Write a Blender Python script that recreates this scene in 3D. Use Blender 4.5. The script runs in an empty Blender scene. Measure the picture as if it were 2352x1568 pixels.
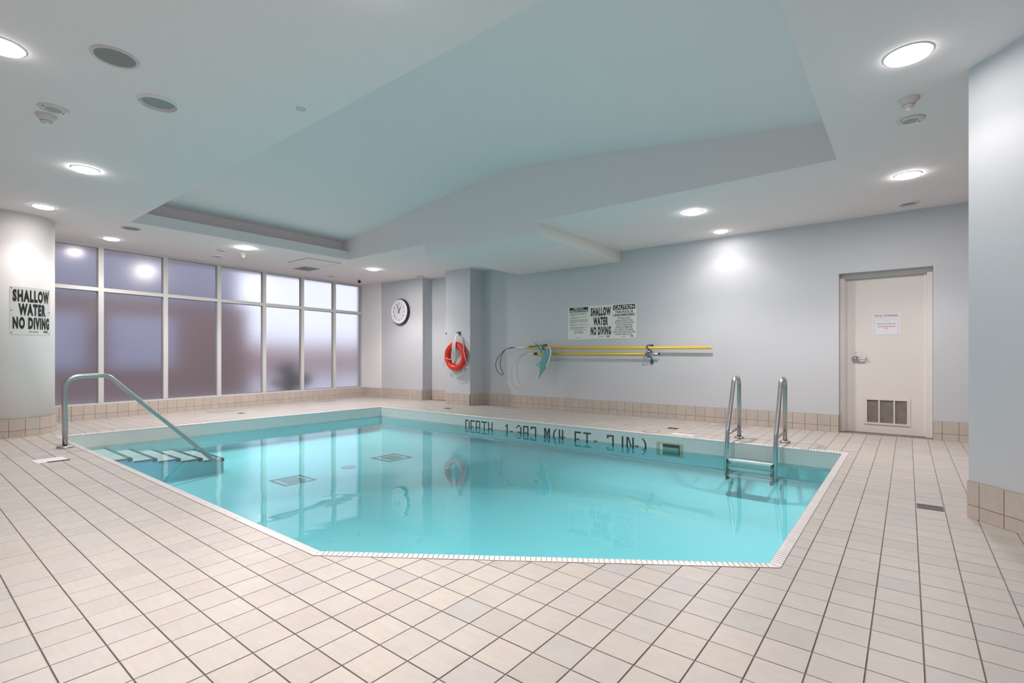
import bpy, math, random
from mathutils import Vector, Matrix

random.seed(7)
SC = bpy.context.scene
COL = SC.collection
PI = math.pi

# ---------------------------------------------------------------- camera, world, exposure
EYE = 1.05
HEAD = 0.6697
cam_data = bpy.data.cameras.new('camera')
cam_data.sensor_width = 36.0
cam_data.lens = 36.0 * 1147.0 / 2352.0
cam_data.shift_y = 34.0 / 2352.0
cam_data.clip_start = 0.05
cam = bpy.data.objects.new('camera', cam_data)
cam.location = (0, 0, EYE)
cam.rotation_euler = (PI / 2, 0, HEAD)
COL.objects.link(cam)
SC.camera = cam

SC.view_settings.view_transform = 'Standard'
SC.view_settings.look = 'None'
SC.view_settings.gamma = 1.0
SC.view_settings.use_curve_mapping = False
SC.view_settings.exposure = 0.0

world = bpy.data.worlds.new('World')
SC.world = world
world.use_nodes = True
_bg = world.node_tree.nodes['Background']
_bg.inputs[0].default_value = (0.83, 0.87, 1.0, 1)
_bg.inputs[1].default_value = 1.45

SPOT_POWER = 117.0
AREA_POWER = 28.0
SPOT_COLOR = (1.0, 0.895, 0.87)
DISC_STRENGTH = 60.0

SC.cycles.use_denoising = True
SC.cycles.use_adaptive_sampling = True
SC.cycles.adaptive_threshold = 0.02
SC.cycles.max_bounces = 10
SC.cycles.diffuse_bounces = 6
SC.cycles.glossy_bounces = 5
SC.cycles.transmission_bounces = 6
SC.cycles.transparent_max_bounces = 12
SC.cycles.caustics_reflective = False
SC.cycles.sample_clamp_indirect = 6.0

# ---------------------------------------------------------------- materials
def srgb(r, g, b):
    f = lambda c: (c / 255 / 12.92) if c <= 10 else ((c / 255 + 0.055) / 1.055) ** 2.4
    return (f(r), f(g), f(b), 1)

def new_mat(name):
    m = bpy.data.materials.new(name)
    m.use_nodes = True
    nt = m.node_tree
    return m, nt, nt.nodes['Principled BSDF']

def plain(name, col, rough=0.5, metal=0.0, bump=0.0, bscale=60.0, var=0.0, vscale=3.0, spec=0.5):
    m, nt, p = new_mat(name)
    c = col if len(col) == 4 else (*col, 1)
    p.inputs['Base Color'].default_value = c
    p.inputs['Roughness'].default_value = rough
    p.inputs['Metallic'].default_value = metal
    p.inputs['Specular IOR Level'].default_value = spec
    tc = nt.nodes.new('ShaderNodeTexCoord')
    if var > 0:
        n = nt.nodes.new('ShaderNodeTexNoise'); n.inputs['Scale'].default_value = vscale
        n.inputs['Detail'].default_value = 4
        nt.links.new(tc.outputs['Object'], n.inputs['Vector'])
        mx = nt.nodes.new('ShaderNodeMix'); mx.data_type = 'RGBA'
        mx.inputs[6].default_value = tuple(max(0, x * (1 - var)) for x in c[:3]) + (1,)
        mx.inputs[7].default_value = tuple(min(1, x * (1 + var)) for x in c[:3]) + (1,)
        nt.links.new(n.outputs['Fac'], mx.inputs[0])
        nt.links.new(mx.outputs[2], p.inputs['Base Color'])
    if bump > 0:
        n2 = nt.nodes.new('ShaderNodeTexNoise'); n2.inputs['Scale'].default_value = bscale
        nt.links.new(tc.outputs['Object'], n2.inputs['Vector'])
        b = nt.nodes.new('ShaderNodeBump'); b.inputs['Strength'].default_value = bump
        b.inputs['Distance'].default_value = 0.002
        nt.links.new(n2.outputs['Fac'], b.inputs['Height'])
        nt.links.new(b.outputs[0], p.inputs['Normal'])
    return m

def tile_mat(name, cols, rough=0.42, streak=True):
    """Glazed ceramic: a tone for each tile, faint streaks and fine grain."""
    m, nt, p = new_mat(name)
    N = nt.nodes.new; L = nt.links.new
    oi = N('ShaderNodeObjectInfo'); geo = N('ShaderNodeNewGeometry')
    add = N('ShaderNodeMath'); add.operation = 'ADD'
    L(oi.outputs['Random'], add.inputs[0]); L(geo.outputs['Random Per Island'], add.inputs[1])
    wn = N('ShaderNodeTexWhiteNoise'); wn.noise_dimensions = '1D'; L(add.outputs[0], wn.inputs['W'])
    ramp = N('ShaderNodeValToRGB'); cr = ramp.color_ramp
    cr.elements[0].position = 0; cr.elements[0].color = cols[0]
    cr.elements[1].position = 1; cr.elements[1].color = cols[-1]
    for i, c in enumerate(cols[1:-1]):
        e = cr.elements.new((i + 1) / (len(cols) - 1)); e.color = c
    L(wn.outputs['Value'], ramp.inputs[0])
    tc = N('ShaderNodeTexCoord')
    comb = N('ShaderNodeVectorMath'); comb.operation = 'ADD'
    L(geo.outputs['Position'], comb.inputs[0]); L(wn.outputs['Color'], comb.inputs[1])
    mp = N('ShaderNodeMapping'); mp.inputs['Scale'].default_value = (9, 60, 30)
    L(comb.outputs[0], mp.inputs['Vector'])
    ns = N('ShaderNodeTexNoise'); ns.inputs['Scale'].default_value = 1.0; ns.inputs['Detail'].default_value = 5
    L(mp.outputs[0], ns.inputs['Vector'])
    n2 = N('ShaderNodeTexNoise'); n2.inputs['Scale'].default_value = 14; n2.inputs['Detail'].default_value = 3
    L(comb.outputs[0], n2.inputs['Vector'])
    mul = N('ShaderNodeMath'); mul.operation = 'MULTIPLY_ADD'
    L(ns.outputs['Fac'], mul.inputs[0]); mul.inputs[1].default_value = 0.20 if streak else 0.06; mul.inputs[2].default_value = 0.90 if streak else 0.97
    m2 = N('ShaderNodeMath'); m2.operation = 'MULTIPLY_ADD'
    L(n2.outputs['Fac'], m2.inputs[0]); m2.inputs[1].default_value = 0.14; m2.inputs[2].default_value = 0.93
    mm = N('ShaderNodeMath'); mm.operation = 'MULTIPLY'; L(mul.outputs[0], mm.inputs[0]); L(m2.outputs[0], mm.inputs[1])
    vm = N('ShaderNodeVectorMath'); vm.operation = 'SCALE'
    L(ramp.outputs[0], vm.inputs[0]); L(mm.outputs[0], vm.inputs['Scale'])
    L(vm.outputs[0], p.inputs['Base Color'])
    p.inputs['Roughness'].default_value = rough
    n3 = N('ShaderNodeTexNoise'); n3.inputs['Scale'].default_value = 180
    L(geo.outputs['Position'], n3.inputs['Vector'])
    b = N('ShaderNodeBump'); b.inputs['Strength'].default_value = 0.12; b.inputs['Distance'].default_value = 0.001
    L(n3.outputs['Fac'], b.inputs['Height']); L(b.outputs[0], p.inputs['Normal'])
    return m

M = {}
M['ceiling'] = plain('ceiling paint', (0.89, 0.785, 0.792), 0.85, bump=0.05, bscale=250)
M['wall'] = plain('blue grey wall paint', (0.57, 0.588, 0.62), 0.7, bump=0.06, bscale=220, var=0.015, vscale=1.5)
M['white_paint'] = plain('white wall paint', (0.86, 0.85, 0.84), 0.6, bump=0.05, bscale=220)
M['soffit_end'] = plain('cream soffit paint', (0.74, 0.73, 0.69), 0.8)
M['grout'] = plain('grout', (0.255, 0.21, 0.19), 0.9, var=0.2, vscale=6, bump=0.2, bscale=300)
M['floor_tile'] = tile_mat('floor tile', [(0.449, 0.413, 0.377, 1), (0.485, 0.449, 0.407, 1), (0.496, 0.460, 0.418, 1), (0.469, 0.441, 0.411, 1), (0.489, 0.452, 0.407, 1), (0.433, 0.421, 0.404, 1), (0.500, 0.456, 0.411, 1)])
M['base_tile'] = tile_mat('base tile', [(0.52, 0.45, 0.39, 1), (0.56, 0.485, 0.425, 1), (0.545, 0.46, 0.40, 1), (0.50, 0.455, 0.41, 1), (0.57, 0.49, 0.43, 1)])
M['coping'] = tile_mat('coping tile', [(0.74, 0.71, 0.69, 1), (0.80, 0.77, 0.755, 1)], 0.25, False)
M['coping_grout'] = plain('coping grout', (0.44, 0.36, 0.34), 0.8)
M['black_tile'] = plain('dark mosaic', (0.035, 0.05, 0.055), 0.3)
M['nosing'] = plain('dark step nosing', (0.03, 0.055, 0.07), 0.3)
M['frame'] = plain('window frame paint', (0.62, 0.615, 0.605), 0.45)
M['door'] = plain('door paint', (0.72, 0.675, 0.645), 0.5, var=0.03, vscale=2.5)
M['steel'] = plain('brushed stainless steel', (0.46, 0.45, 0.44), 0.34, 1.0, bump=0.05, bscale=90, var=0.12, vscale=12)
M['chrome'] = plain('satin chrome', (0.62, 0.64, 0.68), 0.22, 1.0)
M['trim'] = plain('white enamel', (0.84, 0.79, 0.79), 0.4)
M['grey_grille'] = plain('grey speaker cloth', (0.31, 0.285, 0.28), 0.9, bump=0.4, bscale=400)
M['pale_grille'] = plain('pale perforated plate', (0.46, 0.44, 0.44), 0.8, bump=0.4, bscale=500)
M['can_inside'] = plain('grey reflector', (0.30, 0.31, 0.31), 0.5)
M['detector'] = plain('grey white plastic', (0.68, 0.61, 0.60), 0.45)
M['dark_slot'] = plain('dark slot', (0.08, 0.08, 0.08), 0.7)
M['black'] = plain('black plastic', (0.014, 0.016, 0.02), 0.35)
M['ink'] = plain('black ink', (0.016, 0.018, 0.022), 0.6)
M['red_ink'] = plain('red ink', (0.50, 0.05, 0.07), 0.6)
M['sign'] = plain('off white sign panel', (0.79, 0.79, 0.75), 0.5)
M['paper'] = plain('white paper', (0.76, 0.75, 0.80), 0.5)
M['clock_face'] = plain('clock face', (0.74, 0.74, 0.80), 0.25)
M['ring_red'] = plain('red ring buoy vinyl', (0.80, 0.035, 0.022), 0.25, var=0.06, vscale=8)
M['rope'] = plain('white rope', (0.80, 0.79, 0.77), 0.7, bump=0.6, bscale=350)
M['yellow'] = plain('yellow pole coating', (0.80, 0.56, 0.012), 0.35)
M['aluminium'] = plain('dull aluminium', (0.62, 0.63, 0.66), 0.35, 0.7)
M['white_plastic'] = plain('white plastic', (0.80, 0.76, 0.76), 0.4)
M['blue_plastic'] = plain('dark blue plastic', (0.015, 0.06, 0.19), 0.4)
M['navy'] = plain('navy tube', (0.02, 0.05, 0.09), 0.4)
M['teal_metal'] = plain('teal handle', (0.02, 0.36, 0.42), 0.3, 0.3)
M['hatch'] = plain('grey hatch plate', (0.36, 0.37, 0.39), 0.55, var=0.08, vscale=20)
M['drain'] = plain('dark drain metal', (0.12, 0.125, 0.125), 0.5, 0.4, var=0.3, vscale=40)
M['white_plate'] = plain('white cover plate', (0.78, 0.76, 0.77), 0.5, var=0.06, vscale=30)
M['louvre'] = plain('grimy louvre slats', (0.42, 0.37, 0.33), 0.6, var=0.3, vscale=14)
M['louvre_frame'] = plain('chipped louvre frame', (0.70, 0.65, 0.61), 0.5, var=0.05, vscale=10)
M['skimmer'] = plain('yellowed skimmer plastic', (0.46, 0.50, 0.34), 0.45)
M['drain_grate'] = plain('pale green drain grate', (0.26, 0.40, 0.36), 0.5)
M['return'] = plain('floor return in reflection tint', (0.30, 0.38, 0.58), 0.4)  # blue grey colour imitates the window's reflection over the return
M['tread'] = plain('white ladder tread', (0.80, 0.82, 0.80), 0.35)

# pool mosaic
def mosaic(name, pitch, col, grout):
    m, nt, p = new_mat(name)
    N = nt.nodes.new; L = nt.links.new
    geo = N('ShaderNodeNewGeometry')
    sep = N('ShaderNodeSeparateXYZ'); L(geo.outputs['Position'], sep.inputs[0])
    masks = []
    for ax in range(3):
        a = N('ShaderNodeMath'); a.operation = 'DIVIDE'; L(sep.outputs[ax], a.inputs[0]); a.inputs[1].default_value = pitch
        f = N('ShaderNodeMath'); f.operation = 'FRACT'; L(a.outputs[0], f.inputs[0])
        s = N('ShaderNodeMath'); s.operation = 'SUBTRACT'; L(f.outputs[0], s.inputs[0]); s.inputs[1].default_value = 0.5
        ab = N('ShaderNodeMath'); ab.operation = 'ABSOLUTE'; L(s.outputs[0], ab.inputs[0])
        gt = N('ShaderNodeMath'); gt.operation = 'GREATER_THAN'; L(ab.outputs[0], gt.inputs[0]); gt.inputs[1].default_value = 0.45
        masks.append(gt)
    sn = N('ShaderNodeSeparateXYZ'); L(geo.outputs['Normal'], sn.inputs[0])
    tot = None
    for ax in range(3):
        ab = N('ShaderNodeMath'); ab.operation = 'ABSOLUTE'; L(sn.outputs[ax], ab.inputs[0])
        lt = N('ShaderNodeMath'); lt.operation = 'LESS_THAN'; L(ab.outputs[0], lt.inputs[0]); lt.inputs[1].default_value = 0.7
        mu = N('ShaderNodeMath'); mu.operation = 'MULTIPLY'; L(lt.outputs[0], mu.inputs[0]); L(masks[ax].outputs[0], mu.inputs[1])
        if tot is None: tot = mu
        else:
            mxn = N('ShaderNodeMath'); mxn.operation = 'MAXIMUM'; L(tot.outputs[0], mxn.inputs[0]); L(mu.outputs[0], mxn.inputs[1]); tot = mxn
    mix = N('ShaderNodeMix'); mix.data_type = 'RGBA'
    mix.inputs[6].default_value = (*col, 1); mix.inputs[7].default_value = (*grout, 1)
    L(tot.outputs[0], mix.inputs[0]); L(mix.outputs[2], p.inputs['Base Color'])
    inv = N('ShaderNodeMath'); inv.operation = 'SUBTRACT'; inv.inputs[0].default_value = 1; L(tot.outputs[0], inv.inputs[1])
    b = N('ShaderNodeBump'); b.inputs['Strength'].default_value = 0.5; b.inputs['Distance'].default_value = 0.001
    L(inv.outputs[0], b.inputs['Height']); L(b.outputs[0], p.inputs['Normal'])
    p.inputs['Roughness'].default_value = 0.3
    return m
M['mosaic'] = mosaic('white mosaic', 0.0263, (0.80, 0.77, 0.75), (0.52, 0.55, 0.54))
M['plaster'] = plain('plaster in water depth tint', (0.37, 0.885, 0.96), 0.7, var=0.03, vscale=1.2)  # aqua stands in for light absorbed by deep water, painted into the basin
M['step_plaster'] = plain('pale step plaster', (0.80, 0.86, 0.83), 0.7, var=0.03, vscale=2)

# water: mirror by Fresnel over a clear surface, tinted in place of absorption
def water_mat():
    m = bpy.data.materials.new('pool water'); m.use_nodes = True
    nt = m.node_tree; nt.nodes.clear(); N = nt.nodes.new; L = nt.links.new
    out = N('ShaderNodeOutputMaterial')
    tr = N('ShaderNodeBsdfTransparent'); tr.inputs[0].default_value = (0.78, 0.985, 0.99, 1)
    gl = N('ShaderNodeBsdfGlossy'); gl.inputs['Roughness'].default_value = 0.012; gl.inputs[0].default_value = (0.95, 1, 1, 1)
    fr = N('ShaderNodeFresnel'); fr.inputs['IOR'].default_value = 1.33
    mx = N('ShaderNodeMixShader')
    geo = N('ShaderNodeNewGeometry')
    mp = N('ShaderNodeMapping'); mp.inputs['Scale'].default_value = (1.0, 1.0, 1)
    L(geo.outputs['Position'], mp.inputs[0])
    n1 = N('ShaderNodeTexNoise'); n1.inputs['Scale'].default_value = 1.9; n1.inputs['Detail'].default_value = 1.5
    n1.inputs['Distortion'].default_value = 0.6
    L(mp.outputs[0], n1.inputs['Vector'])
    n2 = N('ShaderNodeTexNoise'); n2.inputs['Scale'].default_value = 9.0; n2.inputs['Detail'].default_value = 2
    L(mp.outputs[0], n2.inputs['Vector'])
    # ripples run out from the inlet at the stair end
    sep = N('ShaderNodeSeparateXYZ'); L(geo.outputs['Position'], sep.inputs[0])
    mr = N('ShaderNodeMapRange'); mr.inputs[1].default_value = -8.6; mr.inputs[2].default_value = -5.2; mr.inputs[3].default_value = 1.0; mr.inputs[4].default_value = 0.03
    L(sep.outputs[0], mr.inputs[0])
    ma = N('ShaderNodeMath'); ma.operation = 'MULTIPLY_ADD'
    L(n2.outputs['Fac'], ma.inputs[0]); L(mr.outputs[0], ma.inputs[1]); L(n1.outputs['Fac'], ma.inputs[2])
    b = N('ShaderNodeBump'); b.inputs['Strength'].default_value = 1.0; b.inputs['Distance'].default_value = 0.0026
    L(ma.outputs[0], b.inputs['Height'])
    L(b.outputs[0], gl.inputs['Normal']); L(b.outputs[0], fr.inputs['Normal'])
    L(fr.outputs[0], mx.inputs[0]); L(tr.outputs[0], mx.inputs[1]); L(gl.outputs[0], mx.inputs[2])
    L(mx.outputs[0], out.inputs['Surface'])
    m2 = bpy.data.materials.new('water side'); m2.use_nodes = True
    nt = m2.node_tree; nt.nodes.clear()
    out = nt.nodes.new('ShaderNodeOutputMaterial'); tr = nt.nodes.new('ShaderNodeBsdfTransparent')
    nt.links.new(tr.outputs[0], out.inputs['Surface'])
    return m, m2
M['water'], M['water_side'] = water_mat()

def frosted():
    m, nt, p = new_mat('pebbled obscure glass')
    p.inputs['Base Color'].default_value = (0.86, 0.86, 0.93, 1)
    p.inputs['Transmission Weight'].default_value = 1.0
    p.inputs['Coat Weight'].default_value = 1.0; p.inputs['Coat Roughness'].default_value = 0.21
    p.inputs['Roughness'].default_value = 0.2
    p.inputs['IOR'].default_value = 1.45
    geo = nt.nodes.new('ShaderNodeNewGeometry')
    n = nt.nodes.new('ShaderNodeTexVoronoi'); n.inputs['Scale'].default_value = 420
    nt.links.new(geo.outputs['Position'], n.inputs['Vector'])
    b = nt.nodes.new('ShaderNodeBump'); b.inputs['Strength'].default_value = 0.22; b.inputs['Distance'].default_value = 0.0006
    nt.links.new(n.outputs['Distance'], b.inputs['Height']); nt.links.new(b.outputs[0], p.inputs['Normal'])
    return m
M['glass'] = frosted()

def emit(name, col, s):
    m, nt, p = new_mat(name)
    p.inputs['Base Color'].default_value = (*col, 1)
    p.inputs['Emission Color'].default_value = (*col, 1)
    p.inputs['Emission Strength'].default_value = s
    return m
M['lamp_bright'] = emit('bright lit diffuser', (1.0, 0.985, 0.97), 120.0)
M['lamp_soft'] = emit('softly lit diffuser', (1.0, 0.985, 0.97), 18.0)
M['lamp'] = emit('lit diffuser', (1.0, 0.985, 0.97), DISC_STRENGTH)

def brick_mat():
    m, nt, p = new_mat('red brown brick')
    tc = nt.nodes.new('ShaderNodeTexCoord')
    mp = nt.nodes.new('ShaderNodeMapping'); mp.inputs['Rotation'].default_value = (0, PI / 2, PI / 2)
    br = nt.nodes.new('ShaderNodeTexBrick'); br.inputs['Scale'].default_value = 4
    br.inputs[1].default_value = (0.34, 0.20, 0.175, 1); br.inputs[2].default_value = (0.40, 0.245, 0.21, 1); br.inputs[3].default_value = (0.42, 0.35, 0.33, 1)
    nt.links.new(tc.outputs['Object'], mp.inputs[0]); nt.links.new(mp.outputs[0], br.inputs[0])
    nt.links.new(br.outputs[0], p.inputs['Base Color']); p.inputs['Roughness'].default_value = 0.9
    return m
M['brick'] = brick_mat()
M['stucco'] = plain('grey blue render', (0.46, 0.45, 0.53), 0.9)
M['pale_panel'] = plain('pale blue panel', (0.60, 0.60, 0.74), 0.7)
M['paving'] = plain('pale paving', (0.60, 0.60, 0.64), 0.9, var=0.08)
M['shrub'] = plain('dark shrub', (0.05, 0.06, 0.05), 0.9, var=0.3, vscale=8)

# ---------------------------------------------------------------- mesh helpers
class MB:
    def __init__(self): self.v = []; self.f = []; self.sm = []; self.mi = []
    def face(self, idx, smooth=False, mi=0): self.f.append(tuple(idx)); self.sm.append(smooth); self.mi.append(mi)
    def add(self, verts, faces, smooth=False, mi=0):
        o = len(self.v); self.v += [tuple(p) for p in verts]
        for q in faces: self.face([i + o for i in q], smooth, mi)
    def box(self, x0, x1, y0, y1, z0, z1, mi=0):
        self.add([(x0, y0, z0), (x1, y0, z0), (x1, y1, z0), (x0, y1, z0), (x0, y0, z1), (x1, y0, z1), (x1, y1, z1), (x0, y1, z1)],
                 [(0, 3, 2, 1), (4, 5, 6, 7), (0, 1, 5, 4), (1, 2, 6, 5), (2, 3, 7, 6), (3, 0, 4, 7)], mi=mi)
    def obox(self, c, ax, ay, az, mi=0):
        """Oriented box: centre and three half-extent vectors."""
        c = Vector(c); ax = Vector(ax); ay = Vector(ay); az = Vector(az)
        vs = [c + sx * ax + sy * ay + sz * az for sz in (-1, 1) for sx, sy in ((-1, -1), (1, -1), (1, 1), (-1, 1))]
        self.add(vs, [(0, 3, 2, 1), (4, 5, 6, 7), (0, 1, 5, 4), (1, 2, 6, 5), (2, 3, 7, 6), (3, 0, 4, 7)], mi=mi)
    def prism(self, poly, z0, z1, mi=0):
        n = len(poly)
        a = sum(poly[i][0] * poly[(i + 1) % n][1] - poly[(i + 1) % n][0] * poly[i][1] for i in range(n))
        if a < 0: poly = list(reversed(poly))
        self.add([(p[0], p[1], z0) for p in poly] + [(p[0], p[1], z1) for p in poly],
                 [tuple(reversed(range(n))), tuple(range(n, 2 * n))] + [(i, (i + 1) % n, n + (i + 1) % n, n + i) for i in range(n)], mi=mi)
    def tube(self, pts, r, seg=12, closed=False, caps=True, mi=0):
        P = [Vector(p) for p in pts]; n = len(P)
        rr = r if isinstance(r, (list, tuple)) else [r] * n
        T = []
        for i in range(n):
            a = P[(i - 1) % n] if (closed or i > 0) else P[i]
            b = P[(i + 1) % n] if (closed or i < n - 1) else P[i]
            T.append((b - a).normalized())
        up = Vector((0, 0, 1)) if abs(T[0].z) < 0.9 else Vector((1, 0, 0))
        nrm = (up - T[0] * up.dot(T[0])).normalized()
        o = len(self.v)
        for i in range(n):
            if i > 0:
                nrm = (nrm - T[i] * nrm.dot(T[i]))
                nrm = nrm.normalized() if nrm.length > 1e-6 else T[i].orthogonal().normalized()
            bi = T[i].cross(nrm)
            for k in range(seg):
                a = 2 * PI * k / seg
                self.v.append(tuple(P[i] + (nrm * math.cos(a) + bi * math.sin(a)) * rr[i]))
        m = n if closed else n - 1
        for i in range(m):
            for k in range(seg):
                a = o + i * seg + k; b = o + i * seg + (k + 1) % seg
                c = o + ((i + 1) % n) * seg + (k + 1) % seg; d = o + ((i + 1) % n) * seg + k
                self.face((a, b, c, d), True, mi)
        if caps and not closed:
            self.face([o + k for k in reversed(range(seg))], False, mi)
            self.face([o + (n - 1) * seg + k for k in range(seg)], False, mi)
    def lathe(self, prof, c=(0, 0, 0), seg=32, axis='z', smooth=True, mi=0):
        """Profile of (radius, height); the ends close when the radius is zero."""
        o = len(self.v); n = len(prof)
        for r, h in prof:
            for k in range(seg):
                a = 2 * PI * k / seg
                x, y = r * math.cos(a), r * math.sin(a)
                if axis == 'z': p = (c[0] + x, c[1] + y, c[2] + h)
                else: p = (c[0] + x, c[1] - h, c[2] + y)      # faces -Y with growing height
                self.v.append(p)
        for i in range(n - 1):
            for k in range(seg):
                self.face((o + i * seg + k, o + i * seg + (k + 1) % seg, o + (i + 1) * seg + (k + 1) % seg, o + (i + 1) * seg + k), smooth, mi)
    def build(self, name, mat, parent=None, mats=None, shade=None):
        off = wloc(parent) if parent else Vector((0, 0, 0))
        me = bpy.data.meshes.new(name)
        me.from_pydata([tuple(Vector(p) - off) for p in self.v], [], self.f)
        for mm in (mats or [mat]): me.materials.append(mm)
        me.polygons.foreach_set('use_smooth', self.sm if shade is None else [shade] * len(self.f))
        me.polygons.foreach_set('material_index', self.mi)
        me.update()
        o = bpy.data.objects.new(name, me); COL.objects.link(o)
        if parent: o.parent = parent
        return o

def wloc(o):
    l = Vector((0, 0, 0))
    while o: l += o.location; o = o.parent
    return l

def thing(name, label, cat, loc, group=None):
    o = bpy.data.objects.new(name, None); o.empty_display_size = 0.1
    o.location = loc; COL.objects.link(o)
    return tag(o, label, cat, group)

def tag(o, label, cat, group=None):
    o['label'] = label; o['category'] = cat
    if group: o['group'] = group
    return o

def structure(o):
    o['kind'] = 'structure'; return o

def stuff(o):
    o['kind'] = 'stuff'; return o

def dup(root, loc, label=None, group=None):
    r = root.copy(); COL.objects.link(r); r.location = loc
    if label: r['label'] = label
    if group: r['group'] = group
    for ch in list(root.children):
        c = ch.copy(); COL.objects.link(c); c.parent = r
        for g in list(ch.children):
            d = g.copy(); COL.objects.link(d); d.parent = c
    return r

def spline(pts, n=6, closed=False):
    P = [Vector(p) for p in pts]; out = []; m = len(P)
    for i in range(m if closed else m - 1):
        g = lambda k: P[k % m] if closed else P[max(0, min(m - 1, k))]
        p0, p1, p2, p3 = g(i - 1), g(i), g(i + 1), g(i + 2)
        for k in range(n):
            t = k / n
            out.append(0.5 * ((2 * p1) + (p2 - p0) * t + (2 * p0 - 5 * p1 + 4 * p2 - p3) * t * t + (3 * p1 - p0 - 3 * p2 + p3) * t ** 3))
    if not closed: out.append(P[-1])
    return out

def rounded(pts, rad, n=7):
    """Polyline with its inner corners rounded off (radius per corner)."""
    P = [Vector(p) for p in pts]; out = [P[0]]
    for i in range(1, len(P) - 1):
        r = rad[i - 1] if isinstance(rad, (list, tuple)) else rad
        a = (P[i - 1] - P[i]).normalized(); b = (P[i + 1] - P[i]).normalized()
        ang = a.angle(b); d = min(r / math.tan(ang / 2), 0.48 * (P[i - 1] - P[i]).length, 0.48 * (P[i + 1] - P[i]).length)
        p, q = P[i] + a * d, P[i] + b * d
        for k in range(n + 1):
            t = k / n
            out.append((1 - t) ** 2 * p + 2 * t * (1 - t) * P[i] + t * t * q)
    out.append(P[-1]); return out

# flat lettering, made once for each string
def letter_shapes(strings):
    obs = []
    for s, bold in strings:
        cu = bpy.data.curves.new('lettering', 'FONT'); cu.body = s; cu.offset = bold; cu.resolution_u = 3
        if bold > 0.04: cu.space_character = 1.22
        cu.fill_mode = 'FRONT'
        o = bpy.data.objects.new('lettering', cu); COL.objects.link(o); obs.append(o)
    dg = bpy.context.evaluated_depsgraph_get(); dg.update()
    res = {}
    for (s, bold), o in zip(strings, obs):
        me = bpy.data.meshes.new_from_object(o.evaluated_get(dg))
        vs = [(v.co.x, v.co.y) for v in me.vertices]; fs = [tuple(p.vertices) for p in me.polygons]
        x0, x1 = min(v[0] for v in vs), max(v[0] for v in vs); y0, y1 = min(v[1] for v in vs), max(v[1] for v in vs)
        res[s] = ([((v[0] - x0) / (x1 - x0), (v[1] - y0) / (y1 - y0)) for v in vs], fs, (x1 - x0) / (y1 - y0))
        bpy.data.meshes.remove(me)
        cu = o.data; bpy.data.objects.remove(o); bpy.data.curves.remove(cu)
    return res

BIG = [('SHALLOW', .058), ('WATER', .058), ('NO DIVING', .058), ('ONT. REG. 565', .015), ('RSPL', .025)]
HEALTH = ['1. NO PERSON INFECTED WITH A COMMUNICABLE DISEASE', 'OR HAVING OPEN SORES ON HIS OR HER BODY SHALL', 'ENTER THE POOL.', None,
          '2. NO PERSON SHALL BRING A GLASS CONTAINER ONTO THE', 'DECK OR INTO THE POOL.', None,
          '3. NO PERSON SHALL POLLUTE THE WATER IN THE POOL IN', 'ANY MANNER AND THAT SPITTING, SPOUTING OF WATER', 'AND BLOWING THE NOSE IN THE POOL OR ON THE DECK', 'ARE PROHIBITED.', None,
          '4. NO PERSON SHALL ENGAGE IN BOISTEROUS PLAY IN OR', 'ABOUT THE POOL.', None,
          '5. THE MAXIMUM NUMBER OF BATHERS PERMITTED ON THE', 'DECK AND IN THE POOL AT ANY TIME IS', None,
          '6. THE NEAREST EMERGENCY TELEPHONE IS LOCATED AT']
CAUT = ['BATHERS UNDER', 'sixteen YEARS OF AGE', 'ARE NOT ALLOWED WITHIN', 'THE POOL ENCLOSURE', 'UNLESS ACCOMPANIED', 'BY A PARENT OR HIS/HER', 'AGENT WHO IS NOT LESS THAN', 'SIXTEEN YEARS OF AGE.']
_str = BIG + [('HEALTH', .02), ('REGULATIONS', .02), ('CAUTION', .02), ('THIS POOL IS', .03), ('UNSUPERVISED', .03)]
_str += [(s, .012) for s in HEALTH if s] + [(s, 0.006) for s in CAUT]
_str += [('POOL  STORAGE', .015), ('Chemical Storage Area', .01), ('Authorized Personnel', .008), ('Only', .008)]
_str += [(str(i), .01) for i in range(1, 13)]
TXT = letter_shapes(_str)

# ---------------------------------------------------------------- convex clipping
def clip(poly, a, b, keep_left=True):
    """Half-plane clip of a convex polygon by the line a->b."""
    out = []; n = len(poly)
    s = 1 if keep_left else -1
    d = lambda p: s * ((b[0] - a[0]) * (p[1] - a[1]) - (b[1] - a[1]) * (p[0] - a[0]))
    for i in range(n):
        p, q = poly[i], poly[(i + 1) % n]; dp, dq = d(p), d(q)
        if dp >= 0: out.append(p)
        if (dp > 1e-12 and dq < -1e-12) or (dp < -1e-12 and dq > 1e-12):
            t = dp / (dp - dq); out.append((p[0] + (q[0] - p[0]) * t, p[1] + (q[1] - p[1]) * t))
    return out
def area(poly):
    return 0.5 * sum(poly[i][0] * poly[(i + 1) % len(poly)][1] - poly[(i + 1) % len(poly)][0] * poly[i][1] for i in range(len(poly)))
def minus(polys, hole):
    """Convex pieces of polys outside a convex counter-clockwise hole."""
    res = []
    for P in polys:
        rest = P
        for i in range(len(hole)):
            a, b = hole[i], hole[(i + 1) % len(hole)]
            piece = clip(rest, a, b, False)
            if len(piece) > 2 and abs(area(piece)) > 2e-5: res.append(piece)
            rest = clip(rest, a, b, True)
            if len(rest) < 3: break
    return res
def grow(poly, d):
    """Offset a counter-clockwise convex polygon outward."""
    n = len(poly); L = []
    for i in range(n):
        a, b = Vector(poly[i]), Vector(poly[(i + 1) % n]); t = (b - a).normalized(); nn = Vector((t.y, -t.x)); L.append((a + nn * d, t))
    out = []
    for i in range(n):
        (p, t), (q, u) = L[i - 1], L[i]
        den = t.x * u.y - t.y * u.x; w = q - p
        s = (w.x * u.y - w.y * u.x) / den
        out.append((p.x + t.x * s, p.y + t.y * s))
    return out

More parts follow.
